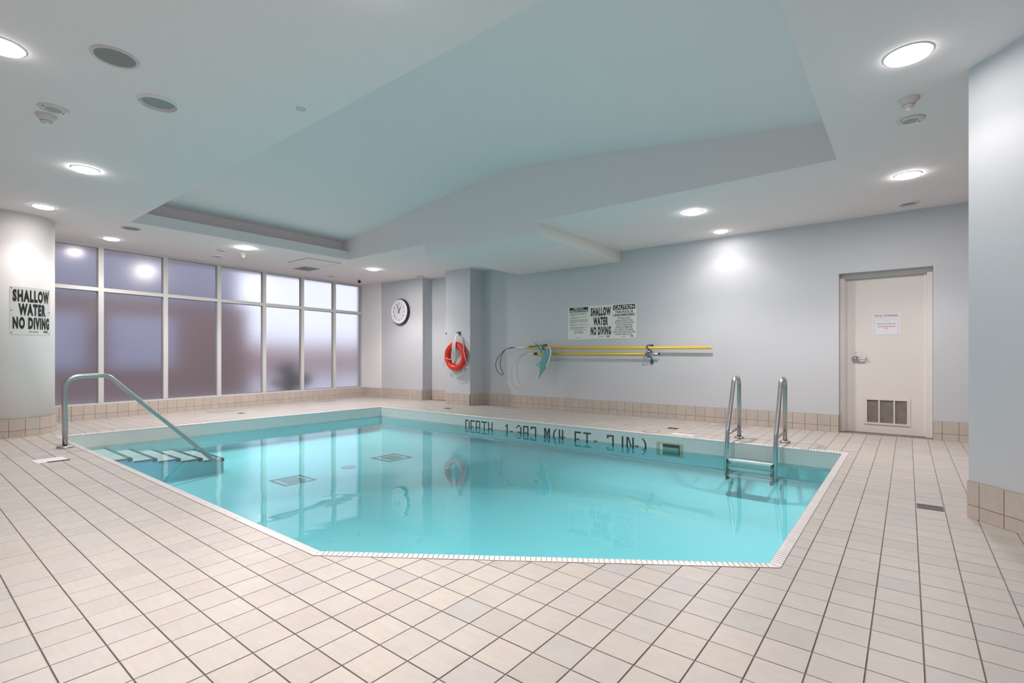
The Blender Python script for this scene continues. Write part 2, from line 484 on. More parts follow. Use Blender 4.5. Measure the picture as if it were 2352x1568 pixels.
# ---------------------------------------------------------------- setting: dimensions
HC = 2.93
ZW = -0.187                      # water level
ZB = -0.60                       # basin bottom
POOL = [(-8.73, 1.452), (-2.473, 1.468), (-0.548, 2.797), (-0.552, 6.480), (-8.59, 6.455)]     # counter-clockwise
COP_W = 0.057
POOL_OUT = grow(POOL, COP_W)
WIN0 = Vector((-10.64, 1.72)); WD = Vector((-0.65, 6.18)).normalized(); WN = Vector((WD.y, -WD.x))   # WN points into the room
def win(s, n, z=None):
    p = WIN0 + WD * s + WN * n
    return (p.x, p.y) if z is None else (p.x, p.y, z)
COLUMN = (-9.485, 1.10); COL_R = 0.425
YB = 8.23                        # back wall face
DX0, DX1, DH = -0.745, 0.255, 2.192   # door opening
DG0 = (0.315, 4.43); DG1 = (3.2, 1.06)   # corner wall running off to the right
YN = -1.6; XR = 3.2

# ---------------------------------------------------------------- floor
room = [(-11.6, YN), (XR, YN), (XR, 8.7), (-11.6, 8.7)]
fm = MB()
for P in minus([room], POOL_OUT):
    fm.prism(P, -0.14, -0.0045)
floor = structure(fm.build('floor', M['grout']))

TX, TY, PX, PY, JN = 0.0457, 2.2075, 0.15526, 0.1545, 0.0049

def slab_piece(mb, poly, z0, z1, ch=0.0009):
    """Low-poly tile: chamfered top edge on a convex polygon."""
    if area(poly) < 0: poly = list(reversed(poly))
    q = [Vector(p) for p in poly]; clean = []
    for p in q:
        if not clean or (p - clean[-1]).length > 1e-4: clean.append(p)
    if len(clean) > 2 and (clean[0] - clean[-1]).length < 1e-4: clean.pop()
    if len(clean) < 3: return
    n = len(clean)
    c = sum(clean, Vector((0, 0))) / n
    inner = []
    for p in clean:
        d = c - p; inner.append(p + d * min(0.3, ch * 1.4 / max(d.length, 1e-4)))
    mb.add([(p.x, p.y, z0) for p in clean] + [(p.x, p.y, z1 - ch) for p in clean] + [(p.x, p.y, z1) for p in inner],
           [(i, (i + 1) % n, n + (i + 1) % n, n + i) for i in range(n)] + [(n + i, n + (i + 1) % n, 2 * n + (i + 1) % n, 2 * n + i) for i in range(n)] + [tuple(range(2 * n, 3 * n))])

class _M2(MB): pass
fullm = MB()
hx, hy = (PX - JN) / 2, (PY - JN) / 2
slab_piece(fullm, [(-hx, -hy), (hx, -hy), (hx, hy), (-hx, hy)], -0.006, 0.0)
full_mesh = fullm.build('tile', M['floor_tile']); _fm = full_mesh.data; bpy.data.objects.remove(full_mesh)

ch, sh = math.cos(HEAD), math.sin(HEAD)
def view(x, y, z=0.0):
    fw = -sh * x + ch * y; rt = ch * x + sh * y
    return fw, (1176 + 1147 * rt / fw if fw > 0.05 else 1e9), (818 + 1147 * (EYE - z) / fw if fw > 0.05 else 1e9)

# walkable outline of the deck, so tiles stop at the walls
def deck_clip(P):
    P = clip(P, (-20, YB - 0.012), (20, YB - 0.012), False)
    if len(P) < 3: return P
    a, b = win(0, 0.012), win(1, 0.012)
    return clip(P, a, b, False)
DG_T = (Vector(DG1) - Vector(DG0)).normalized()
wedge = [DG0, DG1, (XR + 1, 1.0), (XR + 1, 4.43)]
if area(wedge) < 0: wedge.reverse()
pier_fp = [(-8.03, 7.765), (-7.30, 7.765), (-7.30, 8.4), (-8.03, 8.4)]
DRAIN = [(0.052, 4.455), (0.196, 4.455), (0.196, 4.602), (0.052, 4.602)]
PATCH = [(-6.93, 0.935), (-6.66, 0.935), (-6.66, 1.19), (-6.93, 1.19)]

cand = []; rest_m = MB()
for i in range(-76, 21):
    for j in range(-22, 41):
        x0, y0 = TX + i * PX + JN / 2, TY + j * PY + JN / 2
        x1, y1 = x0 + PX - JN, y0 + PY - JN
        if y1 < YN + 0.3 or x0 > XR - 0.2: continue
        sq = [(x0, y0), (x1, y0), (x1, y1), (x0, y1)]
        P = deck_clip(sq)
        if len(P) < 3 or area(P) < 2e-4: continue
        whole = abs(area(P) - (PX - JN) * (PY - JN)) < 1e-6
        pieces = [P]
        for hole in (POOL_OUT, wedge, DRAIN):
            if max(p[0] for p in hole) < x0 or min(p[0] for p in hole) > x1 or max(p[1] for p in hole) < y0 or min(p[1] for p in hole) > y1: continue
            new = minus(pieces, hole)
            if abs(sum(abs(area(q)) for q in new) - sum(abs(area(q)) for q in pieces)) > 1e-6:
                whole = False; pieces = new
        if not pieces: continue
        cx, cy = (x0 + x1) / 2, (y0 + y1) / 2
        A = sum(abs(area(q)) for q in pieces)
        fw, u, v = view(cx, cy)
        if fw < 0.3 or u < -120 or u > 2470 or v > 1680:
            size = 0
        else:
            size = A * 1147 * 1147 * EYE / fw ** 3
        cand.append((size, cx, cy, whole, pieces))
cand.sort(key=lambda c: -c[0])
for k, (size, cx, cy, whole, pieces) in enumerate(cand):
    dz = random.uniform(-0.0004, 0.0004)
    if k < 299:
        if whole:
            o = bpy.data.objects.new('tile', _fm); COL.objects.link(o); o.parent = floor; o.location = (cx, cy, dz)
        else:
            t = MB()
            for q in pieces: slab_piece(t, [(p[0] - cx, p[1] - cy) for p in q], -0.006, 0)
            o = t.build('tile', M['floor_tile']); o.parent = floor; o.location = (cx, cy, dz)
    else:
        for q in pieces: slab_piece(rest_m, q, -0.006, dz)
stuff(rest_m.build('deck_tiles', M['floor_tile'], floor))

# ---------------------------------------------------------------- walls
wb = MB()
wb.prism([(-11.7, 8.02), (-10.60, 7.985), (-9.07, 8.02), (-9.09, 8.32), (-7.40, 8.32), (-7.40, YB), (DX0, YB), (DX0, 8.70), (-11.7, 8.70)], 0, HC)
wb.prism([(DX1, YB), (XR, YB), (XR, 8.70), (DX1, 8.70)], 0, HC)
wb.prism([(DX0, YB), (DX1, YB), (DX1, 8.70), (DX0, 8.70)], DH, HC)
wall_back = structure(wb.build('wall_back', M['wall']))
nib = MB(); nib.prism([(-11.45, 7.90), (-10.605, 7.955), (-10.605, 8.05), (-11.45, 8.05)], 0, HC)
structure(nib.build('wall_nib', M['white_paint']))
pier = MB(); pier.prism([(-8.03, 7.775), (-7.30, 7.785), (-7.30, 8.33), (-8.03, 8.33)], 0, HC)
structure(pier.build('pillar_square', M['wall']))
col = MB(); col.lathe([(0, 0), (COL_R, 0), (COL_R, HC), (0, HC)], (COLUMN[0], COLUMN[1], 0), 64)
col.sm = [i // 64 == 1 for i in range(len(col.f))]
structure(col.build('pillar_round', M['white_paint']))
wr = MB(); wr.prism([DG0, DG1, (XR + 0.3, 1.06), (XR + 0.3, 4.43)], 0, HC)
structure(wr.build('wall_corner', M['wall']))
w2 = MB(); w2.box(XR, XR + 0.2, YN, 8.7, 0, HC); structure(w2.build('wall_right', M['wall']))
w3 = MB(); w3.box(-11.7, XR + 0.2, YN - 0.2, YN, 0, HC); structure(w3.build('wall_front', M['wall']))
w4 = MB()
a0, a1, a2, a3 = win(-0.40, 0.0), win(-3.6, 0.0), win(-3.6, -0.3), win(-0.40, -0.3)
w4.prism([a0, a1, a2, a3], 0, HC)                                   # blind length beside the round pillar
w4.prism([win(-0.40, 0.0), win(6.26, 0.0), win(6.26, -0.18), win(-0.40, -0.18)], -0.02, 0.235)      # curb under the glazing
wall_left = structure(w4.build('wall_left', M['white_paint']))

# ---------------------------------------------------------------- ceiling with raised vault
TRX0, TRX1, TRY0, TRY1 = -8.53, -0.53, 2.165, 5.668
cm = MB()
Tk = 0.10
for (x0, x1, y0, y1) in ((-11.7, TRX0, YN - 0.1, 8.7), (TRX1, XR + 0.1, YN - 0.1, 8.7), (TRX0, TRX1, YN - 0.1, TRY0), (TRX0, TRX1, TRY1, 8.7)):
    cm.box(x0, x1, y0, y1, HC, HC + Tk)
prof = [(-8.77, 3.305), (-8.37, 3.353), (-5.6, 3.672), (-5.15, 3.722), (-4.8, 3.752), (-4.5, 3.757), (-4.2, 3.742), (-3.85, 3.712), (-3.24, 3.645), (-0.53, 3.30)]
n = len(prof)
# vault surface
cm.add([(x, TRY0 - 0.02, z) for x, z in prof] + [(x, TRY1 + 0.02, z) for x, z in prof], [(i, n + i, n + i + 1, i + 1) for i in range(n - 1)])
# long sides
for y, sgn in ((TRY0, 1), (TRY1, -1)):
    pts = [(x, y, z) for x, z in prof] + [(TRX1, y, HC + Tk), (TRX0, y, HC + Tk), (TRX0, y, 3.09), (-8.77, y, 3.09)]
    m_ = len(pts); cm.add(pts, [tuple(range(m_)) if sgn < 0 else tuple(reversed(range(m_)))])
# end at the door side, and the lip with its ledge at the window side
cm.add([(TRX1, TRY0, HC + Tk), (TRX1, TRY1, HC + Tk), (TRX1, TRY1, 3.30), (TRX1, TRY0, 3.30)], [(0, 1, 2, 3)])
cm.box(TRX0 - 0.03, TRX0, TRY0, TRY1, HC + Tk, 3.09)
cm.add([(TRX0, TRY0, 3.032), (TRX0, TRY1, 3.032), (-8.77, TRY1, 3.032), (-8.77, TRY0, 3.032)], [(0, 1, 2, 3)])
cm.add([(-8.77, TRY0, 3.0), (-8.77, TRY1, 3.0), (-8.77, TRY1, 3.31), (-8.77, TRY0, 3.31)], [(0, 3, 2, 1)])
ceiling = structure(cm.build('ceiling', M['ceiling']))
rf = MB(); rf.box(-12.0, XR + 0.4, YN - 0.4, 9.0, 3.9, 4.0); structure(rf.build('roof_slab', M['ceiling']))
bk = MB(); bk.box(-6.33, -4.03, TRY1 - 0.002, YB + 0.05, 2.742, HC)
bk.mi = [0] * 6; bk.mi[3] = 1
structure(bk.build('beam_soffit', M['ceiling'], mats=[M['ceiling'], M['soffit_end']]))

# ---------------------------------------------------------------- base tiles
def baseboard(name, runs, kind_parent=None):
    """runs: (point, point, phase) seen with the room on the right-hand side normal given."""
    bmsh = MB(); pend = []
    for (p, q, nrm, phase) in runs:
        p = Vector(p); q = Vector(q); nn = Vector(nrm).normalized(); t = (q - p).normalized(); Ln = (q - p).length
        c = (p + q) / 2 + nn * 0.004
        bmsh.obox((c.x, c.y, 0.1185), t.to_3d() * (Ln / 2), nn.to_3d() * 0.004, (0, 0, 0.1185))
        pend.append((p, t, nn, Ln, phase))
    root = structure(bmsh.build(name, M['grout']))
    for (p, t, nn, Ln, phase) in pend:
        s = phase - 0.1553
        while s < Ln:
            a, b = max(s, 0) + 0.0022, min(s + 0.1553, Ln) - 0.0022
            if b - a > 0.012:
                for z0, z1 in ((0.001, 0.0815), (0.0855, 0.2365)):
                    mb = MB(); c = p + t * ((a + b) / 2) + nn * 0.0085
                    mb.obox((0, 0, 0), t.to_3d() * ((b - a) / 2), nn.to_3d() * (0.0055 + random.uniform(0, 0.0006)), (0, 0, (z1 - z0) / 2))
                    o = mb.build('tile', M['base_tile']); o.parent = root; o.location = (c.x, c.y, (z0 + z1) / 2)
            s += 0.1553
    return root
baseboard('baseboard_back', [((-7.30, YB), (DX0, YB), (0, -1), 0.09), ((-9.05, 8.32), (-8.03, 8.32), (0, -1), 0.06), ((-10.60, 7.985), (-9.07, 8.02), (0.02, -1), 0.1), ((-9.07, 8.02), (-9.09, 8.32), (1, 0), 0.15), ((DX0, YB), (DX0, YB + 0.13), (1, 0), 0.155)])
baseboard('baseboard_door', [((DX1, YB), (1.6, YB), (0, -1), 0.085)])
baseboard('baseboard_pier', [((-8.03, 7.775), (-7.30, 7.785), (0, -1), 0.10), ((-7.30, 7.785), (-7.30, YB), (1, 0), 0.13)])
baseboard('baseboard_nib', [((-11.3, 7.91), (-10.605, 7.955), (0.05, -1), 0.12)])
baseboard('baseboard_left', [(win(-0.3, 0.0), win(6.24, 0.0), WN, 0.032)])
dgn = Vector((DG_T.y, -DG_T.x))
if dgn.x > 0: dgn = -dgn
baseboard('baseboard_corner', [(DG0, tuple(Vector(DG0) + DG_T * 2.2), dgn, 0.085)])
# round pillar: tiles bent to the curve
cb = MB(); cb.lathe([(COL_R, 0), (COL_R + 0.008, 0), (COL_R + 0.008, 0.237), (COL_R, 0.237)], (*COLUMN, 0), 64)
cbo = structure(cb.build('baseboard_column', M['grout']))
rT = COL_R + 0.015; step = 0.1553 / rT
for k in range(int(2 * PI / step)):
    a0 = -1.25 + k * step
    if a0 > 1.9: break
    for z0, z1 in ((0.001, 0.0815), (0.0855, 0.2365)):
        mb = MB(); vs = []; nseg = 4
        for ri in (COL_R + 0.004, rT):
            for z in (z0, z1):
                for q in range(nseg + 1):
                    a = a0 + 0.005 + (step - 0.010) * q / nseg
                    vs.append((COLUMN[0] + ri * math.cos(a), COLUMN[1] + ri * math.sin(a), z))
        m1 = nseg + 1; fs = []
        for q in range(nseg):
            fs += [(2 * m1 + q, 2 * m1 + q + 1, 3 * m1 + q + 1, 3 * m1 + q), (m1 + q, 3 * m1 + q, 3 * m1 + q + 1, m1 + q + 1)]
        fs += [(0, 2 * m1, 3 * m1, m1), (nseg, m1 + nseg, 3 * m1 + nseg, 2 * m1 + nseg)]
        mb.add(vs, fs); mb.build('tile', M['base_tile'], cbo)

# ---------------------------------------------------------------- glazed wall
wroot = MB()
def wbar(mb, s0, s1, n0, n1, z0, z1):
    a, b, c, d = win(s0, n1), win(s1, n1), win(s1, n0), win(s0, n0)
    mb.prism([a, b, c, d], z0, z1)
wbar(wroot, -0.40, 6.26, -0.10, -0.018, 2.885, HC)
window = structure(wroot.build('window_1', M['frame']))
rail = MB(); wbar(rail, -0.40, 6.26, -0.11, -0.012, 0.235, 0.262); rail.build('sill', M['frame'], window)
CENT = [-0.36, 0.598, 1.575, 2.543, 3.503, 4.440, 5.338, 6.215]
for i, s in enumerate(CENT):
    mb = MB(); wbar(mb, s - 0.037, s + 0.037, -0.095, -0.010, 0.262, 2.885); mb.build('mullion', M['frame'], window)
for i in range(7):
    s0, s1 = CENT[i] + 0.037, CENT[i + 1] - 0.037
    mb = MB(); wbar(mb, s0, s1, -0.090, -0.014, 2.150, 2.212); mb.build('transom', M['frame'], window)
    for z0, z1 in ((0.262, 2.150), (2.212, 2.885)):
        g = MB(); wbar(g, s0, s1, -0.066, -0.060, z0, z1); g.build('pane', M['glass'], window)
        bd = MB()
        for (u0, u1, zz0, zz1) in ((s0, s0 + 0.010, z0, z1), (s1 - 0.010, s1, z0, z1), (s0 + 0.01, s1 - 0.01, z1 - 0.010, z1), (s0 + 0.01, s1 - 0.01, z0, z0 + 0.010)):
            wbar(bd, u0, u1, -0.078, -0.0665, zz0, zz1)
        bd.build('glazing_bead', M['frame'], window)

# outside, seen only as blurs through the obscure glass
gp = MB(); gp.box(-40, -11.75, -30, 40, -0.3, -0.08); structure(gp.build('ground_outside', M['paving']))
nb = thing('neighbouring_building', 'brown brick building with grey upper wall beyond the frosted windows', 'building', (-15.2, 2.0, -0.08))
b1 = MB(); b1.box(-18, -15.0, -8, 6.6, -0.08, 2.45); b1.build('brick_wall', M['brick'], nb)
b2 = MB(); b2.box(-18, -14.95, -8, 6.3, 2.45, 7.0); b2.build('upper_wall', M['stucco'], nb)
for y0, y1 in ((2.0, 2.95), (3.35, 4.75)):
    b3 = MB(); b3.box(-15.0, -14.95, y0, y1, 0.75, 2.05); b3.build('window_panel', M['pale_panel'], nb)
gw = MB(); gw.box(-26, -25.6, 6.0, 30, -0.08, 1.7); tag(gw.build('garden_wall', M['brick']), 'low brown wall far behind the shrub, blurred by the frosted panes', 'wall')
shb = MB()
for k in range(26):
    a = random.uniform(0, 2 * PI); r = random.uniform(0, 0.45); z = random.uniform(0.1, 0.8)
    c = (-14.0 + r * math.cos(a), 7.3 + r * math.sin(a), z); rr = random.uniform(0.12, 0.24)
    shb.lathe([(0.001, -rr), (rr * .8, -rr * .6), (rr, 0), (rr * .8, rr * .6), (0.001, rr)], c, 8)
tag(shb.build('shrub', M['shrub']), 'dark rounded shrub blurred behind the third frosted pane from the corner', 'shrub')

# ---------------------------------------------------------------- swimming pool
pool = thing('swimming_pool', 'indoor swimming pool with white mosaic band and white coping set in the tiled deck', 'pool', (-4.6, 4.0, -0.6))
bs = MB(); nP = len(POOL)
bs.add([(p[0], p[1], ZB) for p in POOL] + [(p[0], p[1], -0.222) for p in POOL] + [(p[0], p[1], -0.012) for p in POOL] + [(q[0], q[1], -0.012) for q in POOL_OUT],
       [(i + nP, (i + 1) % nP + nP, (i + 1) % nP + 2 * nP, i + 2 * nP) for i in range(nP)])
bs.build('mosaic_band', M['mosaic'], pool)
b2 = MB(); CV = [(0, -0.222), (0, -0.345), (0.02, -0.43), (0.08, -0.50), (0.18, -0.555), (0.32, -0.588), (0.50, ZB)]
for d, z in CV: b2.v += [(p[0], p[1], z) for p in (grow(POOL, -d) if d else POOL)]
for r in range(len(CV) - 1):
    for i in range(nP): b2.face((r * nP + i, (r + 1) * nP + i, (r + 1) * nP + (i + 1) % nP, r * nP + (i + 1) % nP), True)
b2.face([(len(CV) - 1) * nP + i for i in range(nP)])
b2.build('basin', M['plaster'], pool)
# coping: grout bed, then bullnosed tiles along each edge
cg = MB()
for i in range(nP):
    a, b = POOL[i], POOL[(i + 1) % nP]; A, B = POOL_OUT[i], POOL_OUT[(i + 1) % nP]
    cg.add([(a[0], a[1], -0.014), (b[0], b[1], -0.014), (B[0], B[1], -0.014), (A[0], A[1], -0.014), (a[0], a[1], -0.002), (b[0], b[1], -0.002), (B[0], B[1], -0.002), (A[0], A[1], -0.002)],
           [(0, 1, 5, 4), (4, 5, 6, 7), (2, 3, 7, 6), (0, 3, 2, 1)])
cg.build('coping_bed', M['coping_grout'], pool)
CP = [(0.003, -0.030), (-0.003, -0.024), (-0.0045, -0.012), (-0.003, -0.002), (0.003, 0.0035), (0.012, 0.005), (0.028, 0.0035), (0.0545, 0.002)]
copl = []
for i in range(nP):
    a, b = Vector(POOL[i]), Vector(POOL[(i + 1) % nP]); t = (b - a).normalized(); nn = Vector((t.y, -t.x)); Ln = (b - a).length
    A, B = Vector(POOL_OUT[i]), Vector(POOL_OUT[(i + 1) % nP])
    cnt = round(Ln / 0.0268); w = Ln / cnt
    for k in range(cnt):
        s0, s1 = k * w + 0.0017, (k + 1) * w - 0.0017
        sk0 = (A - a).dot(t) if k == 0 else 0.0
        sk1 = (B - b).dot(t) if k == cnt - 1 else 0.0
        mid = a + t * ((s0 + s1) / 2)
        vs = []
        for s, sk in ((s0, sk0), (s1, sk1)):
            for u, z in CP:
                f = max(u, 0) / COP_W
                p = a + t * (s + sk * f) + nn * u
                vs.append((p.x - mid.x, p.y - mid.y, z))
        m_ = len(CP)
        fs = [(q, m_ + q, m_ + q + 1, q + 1) for q in range(m_ - 1)]
        fw, u, v = view(mid.x, mid.y)
        seen = 200 < v < 1568 and -50 < u < 2400 and fw > 0.3
        copl.append((1.0 / fw ** 2 if seen else 0, i, mid, vs, fs))
copl.sort(key=lambda c: -c[0])
cst = MB()
for k, (sz, i, mid, vs, fs) in enumerate(copl):
    if k < 299:
        mb = MB(); mb.add(vs, fs, True)
        o = mb.build('coping_tile', M['coping']); o.parent = pool; o.location = Vector((mid.x, mid.y, 0)) - pool.location
    else:
        cst.add([(x + mid.x, y + mid.y, z) for x, y, z in vs], fs, True)
stuff(cst.build('coping_tiles', M['coping'], pool))

# depth marking set in dark mosaic: nine rows, one column for each small tile
F = {'D': ['111 ', '1  1', '1  1', '1  1', '1  1', '1  1', '1  1', '1  1', '111 '], 'E': ['1111', '1   ', '1   ', '1   ', '111 ', '1   ', '1   ', '1   ', '1111'],
     'P': ['1111', '1  1', '1  1', '1  1', '1111', '1   ', '1   ', '1   ', '1   '], 'T': ['11111', '  1  ', '  1  ', '  1  ', '  1  ', '  1  ', '  1  ', '  1  ', '  1  '],
     'H': ['1  1', '1  1', '1  1', '1  1', '1111', '1  1', '1  1', '1  1', '1  1'], '1': [' 1', '11', ' 1', ' 1', ' 1', ' 1', ' 1', ' 1', ' 1'],
     '.': ['  ', '  ', '  ', '  ', '11', '11', '  ', '  ', '  '], '3': [' 11 ', '1  1', '   1', '   1', ' 111', '   1', '   1', '1  1', ' 11 '],
     '9': ['1111', '1  1', '1  1', '1  1', '1111', '   1', '   1', '   1', '1111'], '7': ['1111', '1  1', '   1', '   1', '   1', '   1', '   1', '   1', '   1'],
     'M': ['1   1', '11 11', '1 1 1', '1 1 1', '1   1', '1   1', '1   1', '1   1', '1   1'], '(': ['  1', ' 1 ', '1  ', '1  ', '1  ', '1  ', '1  ', ' 1 ', '  1'],
     ')': ['1  ', ' 1 ', '  1', '  1', '  1', '  1', '  1', ' 1 ', '1  '], '4': ['1 1 ', '1 1 ', '1 1 ', '1 1 ', '1111', '  1 ', '  1 ', '  1 ', '  1 '],
     'F': ['1111', '1   ', '1   ', '1   ', '111 ', '1   ', '1   ', '1   ', '1   '], 'I': ['1', '1', '1', '1', '1', '1', '1', '1', '1'],
     'N': ['1  1', '11 1', '11 1', '1 11', '1 11', '1  1', '1  1', '1  1', '1  1']}
MARK = [('D', -6.178, .0263), ('E', -6.053, .0263), ('P', -5.927, .0263), ('T', -5.795, .0263), ('H', -5.642, .0263), ('1', -5.262, .0263), ('.', -5.158, .0263), ('3', -5.035, .0283), ('9', -4.892, .0283), ('7', -4.740, .0283),
        ('M', -4.477, .025), ('(', -4.313, .0263), ('4', -4.205, .0285), ('F', -3.925, .0285), ('T', -3.775, .0265), ('.', -3.598, .0285), ('7', -3.385, .0275), ('I', -3.155, .0285), ('N', -3.085, .0285), ('.', -2.955, .0285), (')', -2.868, .0285)]
g0 = Vector(POOL[4]); g1 = Vector(POOL[3])
def yfar(x): return g0.y + (g1.y - g0.y) * (x - g0.x) / (g1.x - g0.x)
def stroke(mb, X, pw, pts, wd=0.024):
    pz = 0.0263
    def P(c, r):
        return Vector((X + c * pw, yfar(X + c * pw), -0.074 - min(r, 5) * pz - max(0, r - 5) * 0.006))
    for (c0, r0), (c1, r1) in zip(pts, pts[1:]):
        n_ = max(1, round(math.hypot((c1 - c0), (r1 - r0)) / 1.0))
        for k in range(n_):
            a = P(c0 + (c1 - c0) * k / n_, r0 + (r1 - r0) * k / n_); b = P(c0 + (c1 - c0) * (k + 1) / n_, r0 + (r1 - r0) * (k + 1) / n_)
            d = b - a; L_ = d.length
            if L_ < 1e-4: continue
            d.normalize(); sx = Vector((1, 0, 0)) if abs(d.z) > 0.5 else Vector((0, 0, 1))
            mb.obox((a + b) / 2, d * (L_ / 2 - 0.0009), (0, 0.0021, 0), sx * wd / 2)
for chx, X, pw in MARK:
    mb = MB(); pz = 0.0263
    if chx in '()MN':
        arc = [(2.4, 0), (1.5, .9), (0.9, 2.0), (0.6, 3.3), (0.55, 4.5), (0.6, 5.7), (0.9, 7), (1.5, 8.1), (2.4, 9)]
        if chx == '(': stroke(mb, X, pw, arc)
        if chx == ')': stroke(mb, X, pw, [(3 - c, r) for c, r in arc])
        if chx == 'M':
            stroke(mb, X, pw, [(.5, 0), (.5, 9)]); stroke(mb, X, pw, [(4.0, 0), (4.0, 9)]); stroke(mb, X, pw, [(1.0, 0.2), (2.25, 4.6)], .02); stroke(mb, X, pw, [(3.5, 0.2), (2.25, 4.6)], .02)
        if chx == 'N':
            stroke(mb, X, pw, [(.5, 0), (.5, 9)]); stroke(mb, X, pw, [(3.6, 0), (3.6, 9)]); stroke(mb, X, pw, [(1.0, 0.2), (3.1, 6.4)], .02)
        mb.build('mosaic_letter', M['black_tile'], pool)
        continue
    for r, row in enumerate(F[chx]):
        for c, vch in enumerate(row):
            if vch == '1':
                x0 = X + c * pw; yy = yfar(x0)
                # the drowned rows stand foreshortened, as the water shows them
                zt = -0.074 - min(r, 5) * pz - max(0, r - 5) * 0.006; hz_ = pz - 0.0014 if r < 5 else 0.0055
                mb.box(x0 + 0.0014, x0 + pw - 0.0014, yy - 0.0022, yy + 0.002, zt - hz_, zt - (0.0014 if r < 5 else 0.0005))
    mb.build('mosaic_letter', M['black_tile'], pool)
# skimmer mouth
sk = MB(); ys = yfar(-2.46)
for (x0, x1, z0, z1) in ((-2.644, -2.590, -0.27, -0.097), (-2.330, -2.286, -0.27, -0.097), (-2.590, -2.330, -0.113, -0.097), (-2.590, -2.330, -0.27, -0.25)):
    sk.box(x0, x1, ys - 0.006, ys + 0.001, z0, z1)
sko = sk.build('skimmer', M['skimmer'], pool)
s2 = MB(); s2.box(-2.590, -2.330, ys - 0.0025, ys - 0.001, -0.25, -0.113); s2.build('skimmer_throat', M['dark_slot'], sko)
s3 = MB(); s3.box(-2.585, -2.345, ys - 0.0045, ys - 0.003, -0.25, -0.155); s3.build('weir_flap', M['drain_grate'], sko)
s4 = MB(); s4.box(-2.590, -2.560, ys - 0.0055, ys - 0.003, -0.25, -0.113); s4.build('skimmer_lip', M['trim'], sko)
# stairs by the end wall
STEPS = [(1.95, -0.228), (2.215, -0.275), (2.48, -0.318), (2.745, -0.358), (3.02, -0.398)]
XS1 = -7.62; prevy = 1.47
xl = lambda y: POOL[0][0] + (POOL[4][0] - POOL[0][0]) * (y - POOL[0][1]) / (POOL[4][1] - POOL[0][1]) + 0.002
for (y, z) in STEPS:
    mb = MB(); mb.prism([(xl(prevy), prevy), (XS1, prevy), (XS1, y), (xl(y), y)], ZB, z); mb.mi = [1, 0, 1, 1, 1, 1]
    so = mb.build('stair_step', None, pool, mats=[M['step_plaster'], M['plaster']])
    nm = MB(); nm.box(xl(y) + 0.004, XS1 + 0.006, y - 0.040, y + 0.006, z - 0.012, z + 0.003)
    nm.box(XS1 - 0.02, XS1 + 0.008, prevy + 0.02, y - 0.05, z - 0.012, z + 0.003)
    nm.box(XS1 - 0.04, XS1 + 0.008, y - 0.045, y + 0.006, z - 0.036, z + 0.003)
    nm.build('step_nosing', M['nosing'], so)
    prevy = y
# floor drains and return
for (cx, cy, h) in ((-6.575, 5.155, 0.235), (-6.405, 3.395, 0.215)):
    mb = MB(); t_ = 0.03; z = ZB
    mb.box(cx - h, cx + h, cy - h, cy - h + t_, z, z + 0.006); mb.box(cx - h, cx + h, cy + h - t_, cy + h, z, z + 0.006)
    mb.box(cx - h, cx - h + t_, cy - h + t_, cy + h - t_, z, z + 0.006); mb.box(cx + h - t_, cx + h, cy - h + t_, cy + h - t_, z, z + 0.006)
    dr = mb.build('main_drain', M['black_tile'], pool)
    g = MB()
    for k in range(9):
        x0 = cx - 0.13 + k * 0.0295; g.box(x0, x0 + 0.022, cy - 0.13, cy + 0.13, z, z + 0.008)
    g.build('drain_grate', M['drain_grate'], dr)
mb = MB(); mb.lathe([(0.001, 0.010), (0.09, 0.010), (0.11, 0.004), (0.11, 0)], (-6.515, 4.31, ZB), 24); mb.build('floor_return', M['return'], pool)

# water body
wm = MB(); e = [(p[0], p[1]) for p in grow(POOL, -0.0008)]
wm.add([(p[0], p[1], ZB + 0.0008) for p in e] + [(p[0], p[1], ZW) for p in e], [tuple(reversed(range(nP)))] + [(i, (i + 1) % nP, (i + 1) % nP + nP, i + nP) for i in range(nP)], mi=1)
wm.face([nP + i for i in range(nP)], False, 0)
wo = wm.build('pool_water', M['water'], mats=[M['water'], M['water_side']])
structure(wo); wo['label'] = 'still turquoise water filling the swimming pool'

# ---------------------------------------------------------------- rails and ladder
hr = thing('handrail', 'bent stainless steel handrail over the pool stairs', 'handrail', (-7.582, 1.312, 0))
x = -7.582
path = rounded([(x, 1.312, 0.0), (x, 1.300, 0.815), (x, 1.70, 0.822), (x, 2.69, -0.20), (x, 2.86, -0.385)], [0.16, 0.14, 0.4], 8)
path = path[:-1] + rounded([path[-1], (x, 2.95, -0.395)], 0.03, 3)
mb = MB(); mb.tube(path, 0.0265, 16); mb.build('rail', M['steel'], hr)
mb = MB(); mb.lathe([(0.028, 0.030), (0.040, 0.030), (0.070, 0.024), (0.079, 0.018), (0.079, 0.0)], (x, 1.312, 0.0), 32); mb.build('flange', M['steel'], hr)
mb = MB(); mb.lathe([(0.001, 0.03), (0.028, 0.028), (0.042, 0.008), (0.042, 0.0)], (x, 2.93, -0.402), 20); mb.build('foot_anchor', M['steel'], hr)

